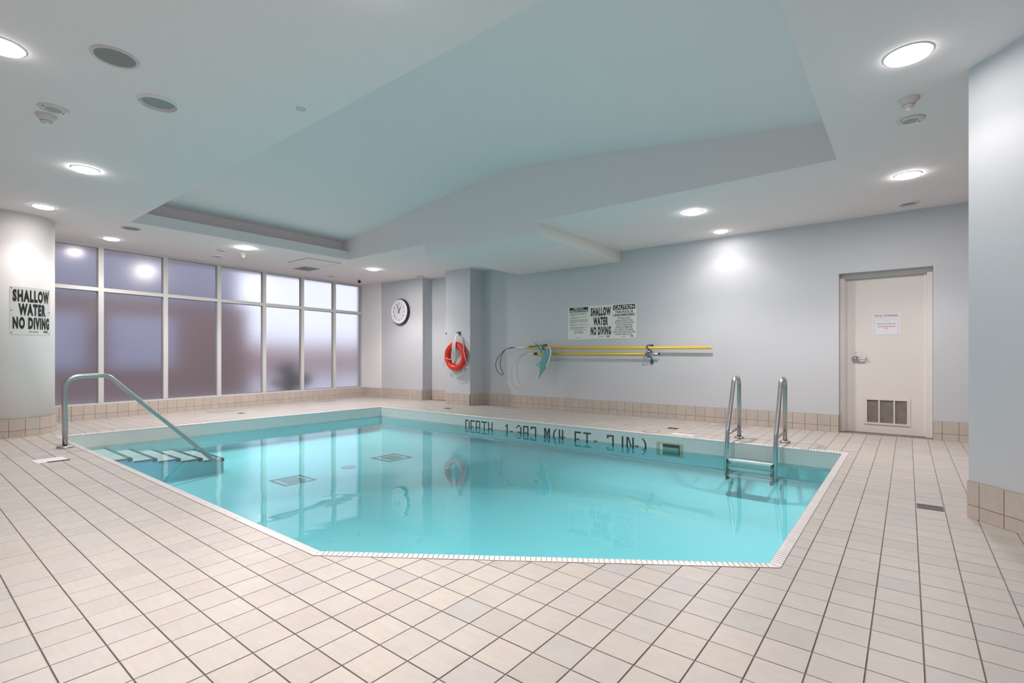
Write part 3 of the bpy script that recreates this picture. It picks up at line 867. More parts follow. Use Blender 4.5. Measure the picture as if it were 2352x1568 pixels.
ld = thing('pool_ladder', 'stainless steel pool ladder with two tall rails at the right end of the pool', 'ladder', (-1.43, 6.62, 0))
for x in (-1.693, -1.169):
    path = rounded([(x, 6.835, 0.0), (x, 6.835, 0.78), (x, 6.60, 0.785), (x, 6.315, 0.17), (x, 6.215, -0.36)], [0.115, 0.11, 0.12], 8)
    mb = MB(); mb.tube(path, 0.0245, 16); rl = mb.build('rail', M['steel'], ld)
    mb = MB(); mb.tube([(x, 6.30, 0.115), (x, 6.835, 0.135)], 0.015, 12); mb.build('brace', M['steel'], rl)
    mb = MB(); mb.lathe([(0.026, 0.028), (0.040, 0.028), (0.055, 0.022), (0.059, 0.016), (0.059, 0.0)], (x, 6.835, 0.0), 28); mb.build('flange', M['steel'], rl)
    mb = MB(); mb.tube([(x, 6.215, -0.345), (x, 6.34, -0.37), (x, 6.46, -0.37)], 0.018, 10); mb.build('bumper_leg', M['black'], rl)
for k in range(3):
    z = -0.182 - 0.085 * k; yy = 6.262 - 0.022 * k
    mb = MB(); mb.box(-1.67, -1.19, yy - 0.035, yy + 0.055, z - 0.012, z + 0.012); tr = mb.build('tread', M['tread'], ld)
    for x in (-1.668, -1.194):
        mb = MB(); mb.box(x - 0.012, x + 0.012, yy - 0.045, yy + 0.06, z - 0.045, z + 0.002); mb.build('tread_bracket', M['black'], tr)

# ---------------------------------------------------------------- door
fr = MB(); yd = 8.36
fr.box(DX0 + 0.002, DX0 + 0.058, yd, yd + 0.16, 0, DH - 0.002); fr.box(DX1 - 0.058, DX1 - 0.002, yd, yd + 0.16, 0, DH - 0.002)
fr.box(DX0 + 0.058, DX1 - 0.058, yd, yd + 0.16, DH - 0.055, DH - 0.002)
fr.box(DX0 + 0.058, DX0 + 0.075, yd + 0.06, yd + 0.16, 0, DH - 0.055); fr.box(DX1 - 0.075, DX1 - 0.058, yd + 0.06, yd + 0.16, 0, DH - 0.055)
fr.box(DX0 + 0.075, DX1 - 0.075, yd + 0.06, yd + 0.16, DH - 0.072, DH - 0.055)
door = structure(fr.build('door_1', M['door']))
yl = yd + 0.075
lf = MB()
vx0, vx1, vz0, vz1 = -0.468, 0.028, 0.122, 0.480
lf.box(DX0 + 0.078, vx0 + 0.02, yl, yl + 0.045, 0.006, DH - 0.076); lf.box(vx1 - 0.02, DX1 - 0.078, yl, yl + 0.045, 0.006, DH - 0.076)
lf.box(vx0 + 0.02, vx1 - 0.02, yl, yl + 0.045, 0.006, vz0 + 0.02); lf.box(vx0 + 0.02, vx1 - 0.02, yl, yl + 0.045, vz1 - 0.02, DH - 0.076)
leaf = lf.build('door_leaf', M['door'], door)
vf = MB()
for (x0, x1, z0, z1) in ((vx0, vx0 + 0.032, vz0, vz1), (vx1 - 0.032, vx1, vz0, vz1), (vx0 + 0.032, vx1 - 0.032, vz1 - 0.026, vz1), (vx0 + 0.032, vx1 - 0.032, vz0, vz0 + 0.026),
                         (vx0 + 0.158, vx0 + 0.175, vz0 + 0.026, vz1 - 0.026), (vx1 - 0.175, vx1 - 0.158, vz0 + 0.026, vz1 - 0.026)):
    vf.box(x0, x1, yl - 0.012, yl - 0.0005, z0, z1)
vent = vf.build('louvre_frame', M['louvre_frame'], leaf)
sl = MB(); nsl = 30
for k in range(nsl):
    z = vz0 + 0.024 + (vz1 - vz0 - 0.048) * (k + 0.5) / nsl
    sl.obox((( vx0 + vx1) / 2, yl + 0.010, z), ((vx1 - vx0) / 2 - 0.02, 0, 0), (0, 0.008, 0.0035), (0, -0.0007, 0.0016))
stuff(sl.build('louvre_slats', M['louvre'], leaf))
sb = MB(); sb.box(vx0 + 0.02, vx1 - 0.02, yl + 0.030, yl + 0.034, vz0 + 0.02, vz1 - 0.02); sb.build('louvre_back', M['dark_slot'], leaf)
hd = MB(); hxx, hz = -0.565, 1.013
hd.lathe([(0.045, 0), (0.045, 0.010), (0.038, 0.018), (0.020, 0.022), (0.017, 0.05), (0.001, 0.052)], (hxx, yl, hz), 28, 'y')
hd.tube(rounded([(hxx, yl - 0.045, hz), (hxx + 0.05, yl - 0.052, hz), (hxx + 0.115, yl - 0.048, hz + 0.004), (hxx + 0.125, yl - 0.020, hz + 0.012)], 0.015, 4), [0.014] * 1 + [0.0115] * 200 if False else 0.0115, 10)
hd.build('door_handle', M['chrome'], leaf)
pv = MB(); pv.lathe([(0.006, 0), (0.006, 0.003), (0.001, 0.004)], (-0.562, yl, 1.105), 10, 'y'); pv.build('lock_cylinder', M['dark_slot'], leaf)

def flat_text(mb, s, x0, x1, z0, z1, y):
    vs, fs, asp = TXT[s]
    mb.add([(x0 + u * (x1 - x0), y, z0 + v * (z1 - z0)) for u, v in vs], fs)
def text_h(mb, s, xc, zc, h, y, cond=1.0, align='c'):
    w = TXT[s][2] * h * cond
    x0 = xc - w / 2 if align == 'c' else xc
    flat_text(mb, s, x0, x0 + w, zc - h / 2, zc + h / 2, y)

yp = yl - 0.0005
pl = thing('door_sign', 'narrow white strip sign reading POOL STORAGE on the white door', 'sign', (-0.225, yp, 1.60))
mb = MB(); mb.obox((-0.226, yp - 0.0015, 1.602), (0.153, 0, 0.002), (0, 0.0015, 0), (0, 0, 0.0225)); mb.build('strip', M['paper'], pl)
mb = MB(); flat_text(mb, 'POOL  STORAGE', -0.352, -0.100, 1.590, 1.613, yp - 0.0036); mb.build('lettering', M['ink'], pl)
nt_ = thing('paper_notice', 'white laminated paper notice about chemical storage taped to the door under the strip sign', 'notice', (-0.225, yp, 1.34))
mb = MB(); mb.obox((-0.224, yp - 0.0008, 1.452), (0.146, 0, 0), (0, 0.0008, 0), (0, 0, 0.118)); mb.build('sheet', M['paper'], nt_)
mb = MB()
for (x0, x1, z0, z1) in ((-0.355, -0.352, 1.345, 1.545), (-0.098, -0.095, 1.345, 1.545), (-0.355, -0.095, 1.542, 1.545), (-0.355, -0.095, 1.345, 1.348), (-0.275, -0.23, 1.522, 1.5235), (-0.215, -0.175, 1.522, 1.5235)):
    mb.box(x0, x1, yp - 0.0022, yp - 0.0018, z0, z1)
mb.add([(-0.229, yp - 0.0022, 1.526), (-0.217, yp - 0.0022, 1.526), (-0.223, yp - 0.0022, 1.538)], [(0, 1, 2)])
mb.build('printed_border', M['hatch'], nt_)
mb = MB(); flat_text(mb, 'Chemical Storage Area', -0.325, -0.122, 1.480, 1.499, yp - 0.0022); mb.build('lettering', M['ink'], nt_)
mb = MB(); flat_text(mb, 'Authorized Personnel', -0.317, -0.128, 1.449, 1.466, yp - 0.0022); flat_text(mb, 'Only', -0.246, -0.205, 1.421, 1.440, yp - 0.0022)
mb.box(-0.317, -0.128, yp - 0.0022, yp - 0.0019, 1.4445, 1.4460); mb.box(-0.246, -0.205, yp - 0.0022, yp - 0.0019, 1.4195, 1.421)
mb.build('red_lettering', M['red_ink'], nt_)

# ---------------------------------------------------------------- signs on the back wall
SX = [(-5.134, -4.668), (-4.664, -4.200), (-4.196, -3.732)]; SZ0, SZ1 = 1.370, 1.988
ysg = YB - 0.005
def sign_plate(name, label, i, group=None):
    x0, x1 = SX[i]
    t = thing(name, label, 'sign', ((x0 + x1) / 2, YB - 0.0005, SZ0), group)
    mb = MB(); mb.box(x0, x1, ysg + 0.0002, YB - 0.0006, SZ0, SZ1); mb.build('panel', M['sign'], t)
    return t, x0, x1 - x0
yt = ysg - 0.0008
fz = lambda v: SZ1 - v * (SZ1 - SZ0)
# health regulations
t, x0, w = sign_plate('wall_sign', 'off-white HEALTH REGULATIONS sign with small printed rules, left of three signs on the wall', 0)
mb = MB(); mb.box(x0 + 0.03, x0 + w - 0.025, yt, yt + 0.0006, fz(.165), fz(.02)); mb.build('header_bar', M['ink'], t)
mb = MB(); flat_text(mb, 'HEALTH', x0 + .28 * w, x0 + .72 * w, fz(.082), fz(.032), yt - .0007); flat_text(mb, 'REGULATIONS', x0 + .09 * w, x0 + .92 * w, fz(.152), fz(.092), yt - .0007); mb.build('header_lettering', M['sign'], t)
mb = MB(); v = 0.195
for s in HEALTH:
    if s is None: v += 0.018; continue
    wd = min(0.86, 0.86 * len(s) / 49.0); xi = 0.06 if s[0].isdigit() else 0.095
    flat_text(mb, s, x0 + xi * w, x0 + (xi + wd) * w, fz(v + 0.021), fz(v), yt); v += 0.0315
v += 0.02
for s, a in ((CAUT[3], .3), (CAUT[4], .28), (CAUT[2], .26)):
    flat_text(mb, s, x0 + a * w, x0 + (1 - a) * w, fz(v + .018), fz(v), yt); v += .027
flat_text(mb, 'ONT. REG. 565', x0 + .38 * w, x0 + .62 * w, fz(.955), fz(.935), yt)
mb.build('printed_rules', M['ink'], t)
def shallow(mb, put):
    put(mb, 'SHALLOW', .06, .95, .055, .315); put(mb, 'WATER', .175, .83, .345, .60); put(mb, 'NO DIVING', .06, .955, .63, .885)
    put(mb, 'ONT. REG. 565', .40, .62, .925, .950); put(mb, 'RSPL', .77, .92, .905, .955)
t, x0, w = sign_plate('wall_sign', 'off-white SHALLOW WATER NO DIVING sign in the middle of three signs on the wall', 1)
mb = MB(); shallow(mb, lambda m_, s, a, b, c, d: flat_text(m_, s, x0 + a * w, x0 + b * w, fz(d), fz(c), yt)); mb.build('lettering', M['ink'], t)
t, x0, w = sign_plate('wall_sign', 'off-white CAUTION unsupervised pool sign with black header, right of three signs on the wall', 2)
mb = MB(); mb.box(x0 + 0.02, x0 + w - 0.02, yt, yt + 0.0006, fz(.165), fz(.025)); mb.build('header_bar', M['ink'], t)
mb = MB(); flat_text(mb, 'CAUTION', x0 + .085 * w, x0 + .915 * w, fz(.148), fz(.043), yt - .0007); mb.build('header_lettering', M['sign'], t)
mb = MB(); flat_text(mb, 'THIS POOL IS', x0 + .13 * w, x0 + .87 * w, fz(.265), fz(.195), yt); flat_text(mb, 'UNSUPERVISED', x0 + .05 * w, x0 + .95 * w, fz(.355), fz(.285), yt)
v = .385
for s, a in zip(CAUT, (.24, .14, .10, .16, .14, .12, .03, .14)):
    flat_text(mb, s, x0 + a * w, x0 + (1 - a) * w, fz(v + .052), fz(v), yt); v += .0665
flat_text(mb, 'ONT. REG. 565', x0 + .38 * w, x0 + .60 * w, fz(.955), fz(.932), yt); flat_text(mb, 'RSPL', x0 + .76 * w, x0 + .91 * w, fz(.96), fz(.915), yt)
mb.build('lettering', M['ink'], t)
# the same sign wrapped on the round pillar
rs = COL_R + 0.005; A0, A1 = -0.175, 0.885; CZ0, CZ1 = 1.335, 1.955
cs = thing('column_sign', 'off-white SHALLOW WATER NO DIVING sign screwed to the round white pillar', 'sign', (COLUMN[0] + rs, COLUMN[1], CZ0))
bend = lambda a, z, r: (COLUMN[0] + r * math.cos(A0 + (A1 - A0) * a), COLUMN[1] + r * math.sin(A0 + (A1 - A0) * a), CZ1 - z * (CZ1 - CZ0))
mb = MB(); K = 14; vs = []; fs = []
for r in (rs - 0.003, rs + 0.001):
    for z in (0, 1):
        for k in range(K + 1): vs.append(bend(k / K, z, r))
q = K + 1
for k in range(K):
    fs += [(2 * q + k, 3 * q + k, 3 * q + k + 1, 2 * q + k + 1), (k, 2 * q + k, 2 * q + k + 1, k + 1), (q + k, q + k + 1, 3 * q + k + 1, 3 * q + k)]
fs += [(0, q, 3 * q, 2 * q), (K, 2 * q + K, 3 * q + K, q + K)]
mb.add(vs, fs); mb.build('panel', M['sign'], cs)
def bent(m_, s, a, b, c, d):
    vs, fs, asp = TXT[s]
    m_.add([bend(a + u * (b - a), d + v * (c - d), rs + 0.0045) for u, v in vs], fs)
mb = MB(); shallow(mb, bent); mb.build('lettering', M['ink'], cs)
for a in (0.035, 0.965):
    for z in (0.03, 0.5, 0.965):
        mb = MB(); p = bend(a, z, rs + 0.002); d_ = Vector((math.cos(A0 + (A1 - A0) * a), math.sin(A0 + (A1 - A0) * a), 0))
        mb.tube([Vector(p), Vector(p) + d_ * 0.003], 0.007, 8); mb.build('screw', M['drain'], cs)

# ---------------------------------------------------------------- wall clock
cx, cz, cy = -9.83, 2.150, 8.003
ck = thing('wall_clock', 'round white wall clock with thick black case beside the square pillar', 'clock', (cx, cy, cz))
mb = MB(); mb.lathe([(0.001, 0.0), (0.318, 0.0), (0.322, 0.01), (0.320, 0.055), (0.300, 0.072)], (cx, cy, cz), 56, 'y'); mb.build('case', M['black'], ck)
mb = MB(); mb.lathe([(0.301, 0.070), (0.293, 0.088), (0.277, 0.094), (0.262, 0.088), (0.258, 0.080)], (cx, cy, cz), 56, 'y'); mb.build('bezel', M['trim'], ck)
mb = MB(); mb.lathe([(0.262, 0.0805), (0.001, 0.0805)], (cx, cy, cz), 56, 'y'); face = mb.build('face', M['clock_face'], ck)
yc = cy - 0.0815
mb = MB()
for h in range(1, 13):
    a = h * PI / 6; text_h(mb, str(h), cx + 0.20 * math.sin(a), cz + 0.20 * math.cos(a), 0.052, yc, 0.9)
mb.build('numerals', M['ink'], face)
for nm, a, ln, wdt in (('hour_hand', 2 * PI * (12.95 / 12), 0.135, 0.010), ('minute_hand', 2 * PI * (57 / 60), 0.185, 0.008)):
    d_ = Vector((math.sin(a), 0, math.cos(a))); pp = Vector((d_.z, 0, -d_.x))
    c0 = Vector((cx, yc - 0.003, cz)); mb = MB()
    mb.obox(c0 + d_ * (ln / 2 - 0.02), d_ * (ln / 2 + 0.02), Vector((0, 0.001, 0)), pp * wdt); mb.build(nm, M['ink'], face)

# ---------------------------------------------------------------- ring buoy
yr = 7.705; rc = (-7.652, yr, 1.050)
rb = thing('life_ring', 'red ring buoy hung on the square pillar with white rope', 'life ring', (rc[0], yr, 0.73))
mb = MB(); mb.tube([(rc[0] + 0.252 * math.cos(a), yr, rc[2] + 0.252 * math.sin(a)) for a in [2 * PI * k / 48 for k in range(48)]], 0.064, 18, True); mb.build('ring', M['ring_red'], rb)
def rope(pts, ya, name='grab_line', r=0.0058):
    ys_ = ya if isinstance(ya, (list, tuple)) else [ya] * len(pts)
    mb = MB(); mb.tube(spline([(p[0], y_, p[1]) for p, y_ in zip(pts, ys_)], 6), r, 7); return mb.build(name, M['rope'], rb)
rope([(-7.610, 1.540), (-7.741, 1.346), (-7.848, 1.246), (-7.912, 1.153), (-7.925, 1.026), (-7.969, 0.889), (-7.981, 0.83), (-7.921, 0.779), (-7.824, 0.832)], [7.70, 7.648, 7.632, 7.630, 7.636, 7.66, 7.68, 7.69, 7.70])
rope([(-7.600, 1.540), (-7.37, 1.29), (-7.345, 1.15), (-7.27, 0.913), (-7.235, 0.856), (-7.262, 0.806), (-7.37, 0.854)], [7.70, 7.64, 7.632, 7.64, 7.66, 7.68, 7.69])
rope([(-7.803, 0.808), (-7.773, 0.714), (-7.702, 0.648), (-7.607, 0.621), (-7.503, 0.652), (-7.434, 0.72), (-7.405, 0.838)], 7.70)
rope([(-7.93, 1.02), (-7.86, 1.005), (-7.771, 0.985), (-7.70, 0.995), (-7.660, 1.035)], [7.66, 7.632, 7.632, 7.632, 7.66])
for pts, y_ in (([(-7.622, 1.545), (-7.665, 1.334), (-7.690, 1.101), (-7.700, 1.001), (-7.650, 0.900), (-7.602, 0.977), (-7.590, 1.184), (-7.584, 1.349), (-7.600, 1.54)], 7.632),
                ([(-7.618, 1.545), (-7.642, 1.333), (-7.668, 1.101), (-7.676, 0.968), (-7.640, 0.925), (-7.618, 1.018), (-7.612, 1.184), (-7.598, 1.349), (-7.604, 1.54)], 7.622),
                ([(-7.612, 1.545), (-7.630, 1.35), (-7.652, 1.184), (-7.655, 1.051), (-7.632, 0.955), (-7.602, 1.051), (-7.602, 1.225), (-7.594, 1.349), (-7.606, 1.54)], 7.628),
                ([(-7.616, 1.545), (-7.655, 1.34), (-7.680, 1.13), (-7.688, 1.02), (-7.645, 0.94), (-7.612, 1.03), (-7.618, 1.2), (-7.606, 1.349), (-7.608, 1.54)], 7.618)):
    rope(pts, [7.705, 7.634, y_ - .004, y_, y_, y_, y_ - .004, 7.632, 7.705], 'throw_line', 0.0072)
hk = thing('wall_hook', 'small dark blue hook on the pillar above the red ring buoy', 'hook', (-7.605, 7.775, 1.55))
mb = MB(); mb.box(-7.622, -7.582, 7.762, 7.778, 1.515, 1.582); mb.build('plate', M['blue_plastic'], hk)
mb = MB(); mb.tube(spline([(-7.602, 7.765, 1.575), (-7.605, 7.725, 1.572), (-7.61, 7.700, 1.553), (-7.612, 7.698, 1.560)], 5), 0.008, 8); mb.tube(spline([(-7.62, 7.765, 1.57), (-7.652, 7.745, 1.565), (-7.668, 7.74, 1.545), (-7.662, 7.74, 1.512)], 5), 0.006, 8); mb.build('prongs', M['blue_plastic'], hk)
mb = MB(); mb.lathe([(0.016, 0), (0.016, 0.006), (0.001, 0.009)], (-8.018, 7.775, 1.556), 14, 'y')
tag(mb.build('wall_plug', M['black']), 'small round black plug at the left edge of the square pillar', 'plug')

# ---------------------------------------------------------------- poles on the back wall
yq = 8.13
zp = lambda x: 1.229 - (x + 6.33) * 0.0115
p1 = thing('hook_pole', 'long yellow pole with dark looped hook at its left end, upper of two', 'pole', (-4.4, yq, 1.20))
mb = MB(); mb.tube([(-6.06, yq, zp(-6.06)), (-2.478, yq, zp(-2.478))], 0.0205, 12); mb.build('shaft', M['yellow'], p1)
mb = MB(); mb.tube([(-6.335, yq, zp(-6.335)), (-6.055, yq, zp(-6.055))], 0.0185, 12); mb.build('ferrule', M['white_plastic'], p1)
mb = MB(); mb.tube([(-2.478, yq, zp(-2.478)), (-2.455, yq, zp(-2.455))], 0.021, 12); mb.build('collar', M['aluminium'], p1)
mb = MB(); mb.tube([(-2.455, yq, zp(-2.455)), (-2.42, yq, zp(-2.42))], 0.0205, 12); mb.build('end_grip', M['yellow'], p1)
lp = [(-6.326, 1.229), (-6.442, 1.230), (-6.561, 1.197), (-6.681, 1.114), (-6.78, 0.997), (-6.811, 0.902), (-6.796, 0.808), (-6.742, 0.727), (-6.666, 0.676), (-6.613, 0.669), (-6.594, 0.693), (-6.621, 0.741), (-6.659, 0.81), (-6.684, 0.904), (-6.674, 1.009), (-6.628, 1.114), (-6.561, 1.190), (-6.487, 1.215), (-6.40, 1.222)]
ny = len(lp)
mb = MB(); mb.tube(spline([(x, yq - 0.012 - 0.09 * math.sin(PI * i / ny), z) for i, (x, z) in enumerate(lp)], 5), 0.0068, 8); mb.build('loop', M['navy'], p1)
p2 = thing('telescopic_pole', 'shorter yellow pole with black collar and silver end, lower of two on the wall', 'pole', (-4.6, yq, 1.09))
z2 = lambda x: 1.102 - (x + 6.0) * 0.0040
mb = MB(); mb.tube([(-5.895, yq, z2(-5.895)), (-3.47, yq, z2(-3.47))], 0.0185, 12); mb.build('shaft', M['yellow'], p2)
mb = MB(); mb.tube([(-6.0, yq, z2(-6.0)), (-5.893, yq, z2(-5.893))], 0.0165, 12); mb.build('tip', M['white_plastic'], p2)
mb = MB(); mb.tube([(-5.858, yq, z2(-5.858)), (-5.792, yq, z2(-5.792))], 0.0245, 14); mb.build('lock_collar', M['black'], p2)
mb = MB(); mb.tube([(-3.47, yq, z2(-3.47)), (-3.29, yq, z2(-3.29))], 0.0165, 12); mb.build('inner_tube', M['aluminium'], p2)
mb = MB(); mb.tube([(-3.292, yq, z2(-3.292)), (-3.272, yq, z2(-3.272))], 0.0185, 12); mb.build('end_cap', M['black'], p2)
# hangers
h1 = thing('pole_hanger', 'dark blue S-shaped hanger holding the right part of both yellow poles', 'hook', (-3.455, YB, 1.09))
mb = MB(); mb.tube(spline([(-3.44, 8.222, 1.238), (-3.445, 8.16, 1.240), (-3.468, 8.095, 1.236), (-3.476, 8.086, 1.205), (-3.452, 8.10, 1.168), (-3.443, 8.19, 1.145), (-3.443, 8.21, 1.114), (-3.452, 8.15, 1.112), (-3.488, 8.092, 1.100), (-3.489, 8.090, 1.072), (-3.452, 8.12, 1.045), (-3.440, 8.20, 1.02), (-3.438, 8.218, 0.94)], 5), 0.0105, 8); mb.build('hook_arms', M['blue_plastic'], h1)
mb = MB(); mb.box(-3.462, -3.418, 8.205, YB - 0.001, 0.925, 0.98); mb.box(-3.455, -3.418, 8.205, YB - 0.001, 1.225, 1.252); mb.build('wall_plates', M['blue_plastic'], h1)
h2 = thing('pole_hanger', 'dark blue curved hanger holding the left part of both poles behind the net', 'hook', (-5.62, YB, 1.15))
mb = MB(); mb.tube(spline([(-5.62, 8.222, 1.262), (-5.628, 8.14, 1.262), (-5.637, 8.09, 1.235), (-5.632, 8.09, 1.195), (-5.60, 8.14, 1.165), (-5.59, 8.20, 1.12), (-5.60, 8.13, 1.072), (-5.62, 8.095, 1.085)], 5), 0.0105, 8); mb.build('hook_arms', M['blue_plastic'], h2)
mb = MB(); mb.tube(spline([(-5.985, 8.10, 1.250), (-5.85, 8.10, 1.253), (-5.74, 8.10, 1.262), (-5.60, 8.10, 1.276), (-5.535, 8.10, 1.288)], 5), 0.0085, 8); mb.build('spare_tube', M['blue_plastic'], h2)
# leaf net
net = thing('leaf_net', 'teal pool leaf net with white rim hanging from the yellow poles', 'net', (-5.55, 8.02, 0.57))
rim = spline([(-5.515, 8.05, 1.165), (-5.470, 8.01, 1.205), (-5.425, 7.985, 1.222), (-5.378, 7.965, 1.204), (-5.350, 7.95, 1.14), (-5.353, 7.945, 1.076), (-5.391, 7.945, 0.962), (-5.449, 7.96, 0.873), (-5.49, 8.00, 0.83), (-5.53, 8.06, 0.88), (-5.555, 8.08, 0.98), (-5.55, 8.08, 1.09)], 4, True)
mb = MB(); mb.tube(rim, 0.0125, 8, True); mb.build('rim', M['white_plastic'], net)
def net_mat():
    m, nt, p = new_mat('teal net mesh')
    p.inputs['Base Color'].default_value = (0.15, 0.42, 0.44, 1); p.inputs['Roughness'].default_value = 0.7
    p.inputs['Alpha'].default_value = 0.84
    return m
mb = MB(); seg = 20
SEC = [(-5.500, 1.196, -5.430, 1.208, .015), (-5.545, 1.140, -5.372, 1.170, .035), (-5.588, 1.060, -5.358, 1.090, .048), (-5.615, 0.970, -5.378, 1.000, .052), (-5.632, 0.880, -5.432, 0.900, .046), (-5.648, 0.790, -5.500, 0.805, .036), (-5.664, 0.700, -5.580, 0.705, .022), (-5.676, 0.625, -5.640, 0.627, .010)]
for lx, lz, rx, rz, dp in SEC:
    for k in range(seg):
        a = 2 * PI * k / seg; t_ = 0.5 + 0.5 * math.cos(a)
        mb.v.append((lx + (rx - lx) * t_, 8.02 - 0.045 * t_ + dp * math.sin(a), lz + (rz - lz) * t_))
for q in range(len(SEC) - 1):
    for k in range(seg): mb.face((q * seg + k, q * seg + (k + 1) % seg, (q + 1) * seg + (k + 1) % seg, (q + 1) * seg + k), True)
mb.v.append((-5.680, 8.02, 0.565)); ti = len(mb.v) - 1; q = len(SEC) - 1
for k in range(seg): mb.face((q * seg + k, q * seg + (k + 1) % seg, ti), True)
# loose fold of mesh to the left
fo = len(mb.v); mb.v += [(-5.600, 8.02, 0.985), (-5.655, 8.01, 0.945), (-5.738, 7.99, 0.888), (-5.700, 7.985, 0.850), (-5.630, 7.975, 0.815), (-5.545, 7.965, 0.795), (-5.570, 7.965, 0.88)]
mb.face([fo + k for k in range(7)], True)
M['net'] = net_mat(); mb.build('mesh_bag', M['net'], net)
mb = MB(); mb.tube([(-5.742, 8.03, 1.285), (-5.592, 8.02, 1.118)], 0.0135, 10); mb.build('handle', M['teal_metal'], net)
mb = MB(); mb.tube([(-5.765, 8.03, 1.302), (-5.735, 8.03, 1.278)], 0.012, 8); mb.build('handle_clip', M['drain'], net)

# ---------------------------------------------------------------- deck fittings
def plate(name, label, cat, x0, x1, y0, y1, z, mat):
    mb = MB(); mb.box(x0, x1, y0, y1, 0.0002, z); return tag(mb.build(name, mat), label, cat)
dg = thing('floor_drain', 'small rectangular slotted drain grate in the deck right of the pool', 'drain', (0.124, 4.528, -0.004))
mb = MB(); mb.box(0.054, 0.194, 4.470, 4.590, -0.004, -0.0025); mb.build('drain_well', M['dark_slot'], dg)
mb = MB()
mb.box(0.054, 0.194, 4.470, 4.478, -0.0025, 0); mb.box(0.054, 0.194, 4.582, 4.590, -0.0025, 0); mb.box(0.054, 0.062, 4.478, 4.582, -0.0025, 0); mb.box(0.186, 0.194, 4.478, 4.582, -0.0025, 0)
for k in range(9): mb.box(0.067 + k * 0.0137, 0.074 + k * 0.0137, 4.478, 4.582, -0.0025, -0.0003)
mb.build('grate', M['drain'], dg)
mb = MB(); mb.add([(-6.905, 0.935, 0.001), (-6.915, 1.170, 0.001), (-6.70, 1.185, 0.001), (-6.650, 0.945, 0.001), (-6.905, 0.935, 0.004), (-6.915, 1.170, 0.004), (-6.70, 1.185, 0.004), (-6.650, 0.945, 0.004)],
               [(4, 7, 6, 5), (0, 1, 5, 4), (1, 2, 6, 5), (2, 3, 7, 6), (3, 0, 4, 7)])
ws = thing('deck_cover_plate', 'flat white skimmer cover strip on the deck beside the handrail', 'cover', (-6.78, 1.06, 0.001))
mb.build('plate', M['white_plate'], ws)
mb = MB(); mb.box(-6.69, -6.655, 1.02, 1.19, 0.001, 0.006); mb.build('dark_edge', M['drain'], ws)
plate('deck_hatch', 'grey rectangular hatch plate on the deck below the frosted windows, behind the handrail', 'hatch', -10.42, -10.06, 3.80, 4.25, 0.004, M['hatch'])
plate('deck_hatch', 'grey rectangular hatch plate on the deck below the last frosted panes near the corner', 'hatch', -10.83, -10.55, 6.24, 6.70, 0.004, M['hatch'])
plate('deck_hatch', 'grey rectangular hatch plate on the deck in front of the looped hook pole', 'hatch', -6.68, -6.24, 7.83, 8.16, 0.004, M['hatch'])
plate('deck_hatch', 'grey rectangular hatch plate on the deck behind the pool ladder', 'hatch', -2.29, -1.87, 7.82, 8.12, 0.004, M['hatch'])
def small_drain(label, x, y, s=0.062):
    t = thing('deck_drain', label, 'drain', (x, y, 0))
    mb = MB(); mb.box(x - s, x + s, y - s * .75, y + s * .75, 0.0003, 0.0015); mb.build('well', M['dark_slot'], t)
    mb = MB()
    for k in range(6): mb.box(x - s, x + s, y - s * .7 + k * s * .27, y - s * .63 + k * s * .27, 0.0015, 0.0035)
    mb.build('grate', M['drain'], t)
small_drain('small dark deck drain right of the hatch plate below the frosted windows', -9.63, 4.12)
small_drain('small dark deck drain in front of the square pillar', -7.26, 7.085, 0.075)
small_drain('small dark deck drain near the far pool edge, left of the ladder', -2.68, 7.155, 0.075)
mb = MB(); mb.lathe([(0.001, 0.003), (0.108, 0.003), (0.110, 0.0)], (-2.80, 6.66, 0.0006), 32)
cv = thing('skimmer_cover', 'round cream lid in the deck above the skimmer with a brown rim', 'lid', (-2.80, 6.66, 0))
mb.build('lid', M['floor_tile'], cv)
mb = MB(); mb.lathe([(0.110, 0.0), (0.110, 0.003), (0.119, 0.003), (0.119, 0)], (-2.80, 6.66, 0.0006), 32); mb.build('rim', plain('brown lid rim', (0.30, 0.21, 0.10), 0.7), cv)
plate('deck_cover_plate', 'flat white plate on the deck at the pool edge left of the ladder', 'cover', -2.50, -2.22, 6.60, 6.72, 0.003, M['white_plate'])

# ---------------------------------------------------------------- ceiling fittings
def ring_profile(r0, r1, d): return [(r1, 0), (r1, -d * 0.6), (r1 - 0.006, -d), (r0 + 0.004, -d), (r0, -d * 0.7), (r0, 0)]
def make_light(loc, label, r=0.118, on=True, ang=128, power=1.0):
    t = thing('ceiling_light', label, 'ceiling light', loc)
    x, y, z = loc
    mb = MB(); mb.lathe(ring_profile(r - 0.012, r, 0.006), loc, 40); mb.build('trim_ring', M['trim'], t)
    mb = MB(); mb.lathe([(r - 0.010, -0.006), (r - 0.014, -0.014), (r * 0.75, -0.020), (r * 0.45, -0.024), (0.001, -0.025)], loc, 40); mb.build('diffuser', M['lamp_soft'] if power < 0.35 else (M['lamp'] if power < 1.2 else M['lamp_bright']), t)
    ld_ = bpy.data.lights.new('lamp', 'SPOT'); ld_.energy = SPOT_POWER * power; ld_.color = SPOT_COLOR
    ld_.spot_size = math.radians(ang); ld_.spot_blend = 0.45; ld_.shadow_soft_size = 0.085
    lo = bpy.data.objects.new('lamp', ld_); COL.objects.link(lo); lo.parent = t; lo.location = (0, 0, -0.04)
    la = bpy.data.lights.new('lamp', 'AREA'); la.shape = 'DISK'; la.size = 2 * r - 0.03; la.energy = AREA_POWER * power; la.color = SPOT_COLOR
    ao = bpy.data.objects.new('lamp_wide', la); COL.objects.link(ao); ao.parent = t; ao.location = (0, 0, -0.032)
    return t
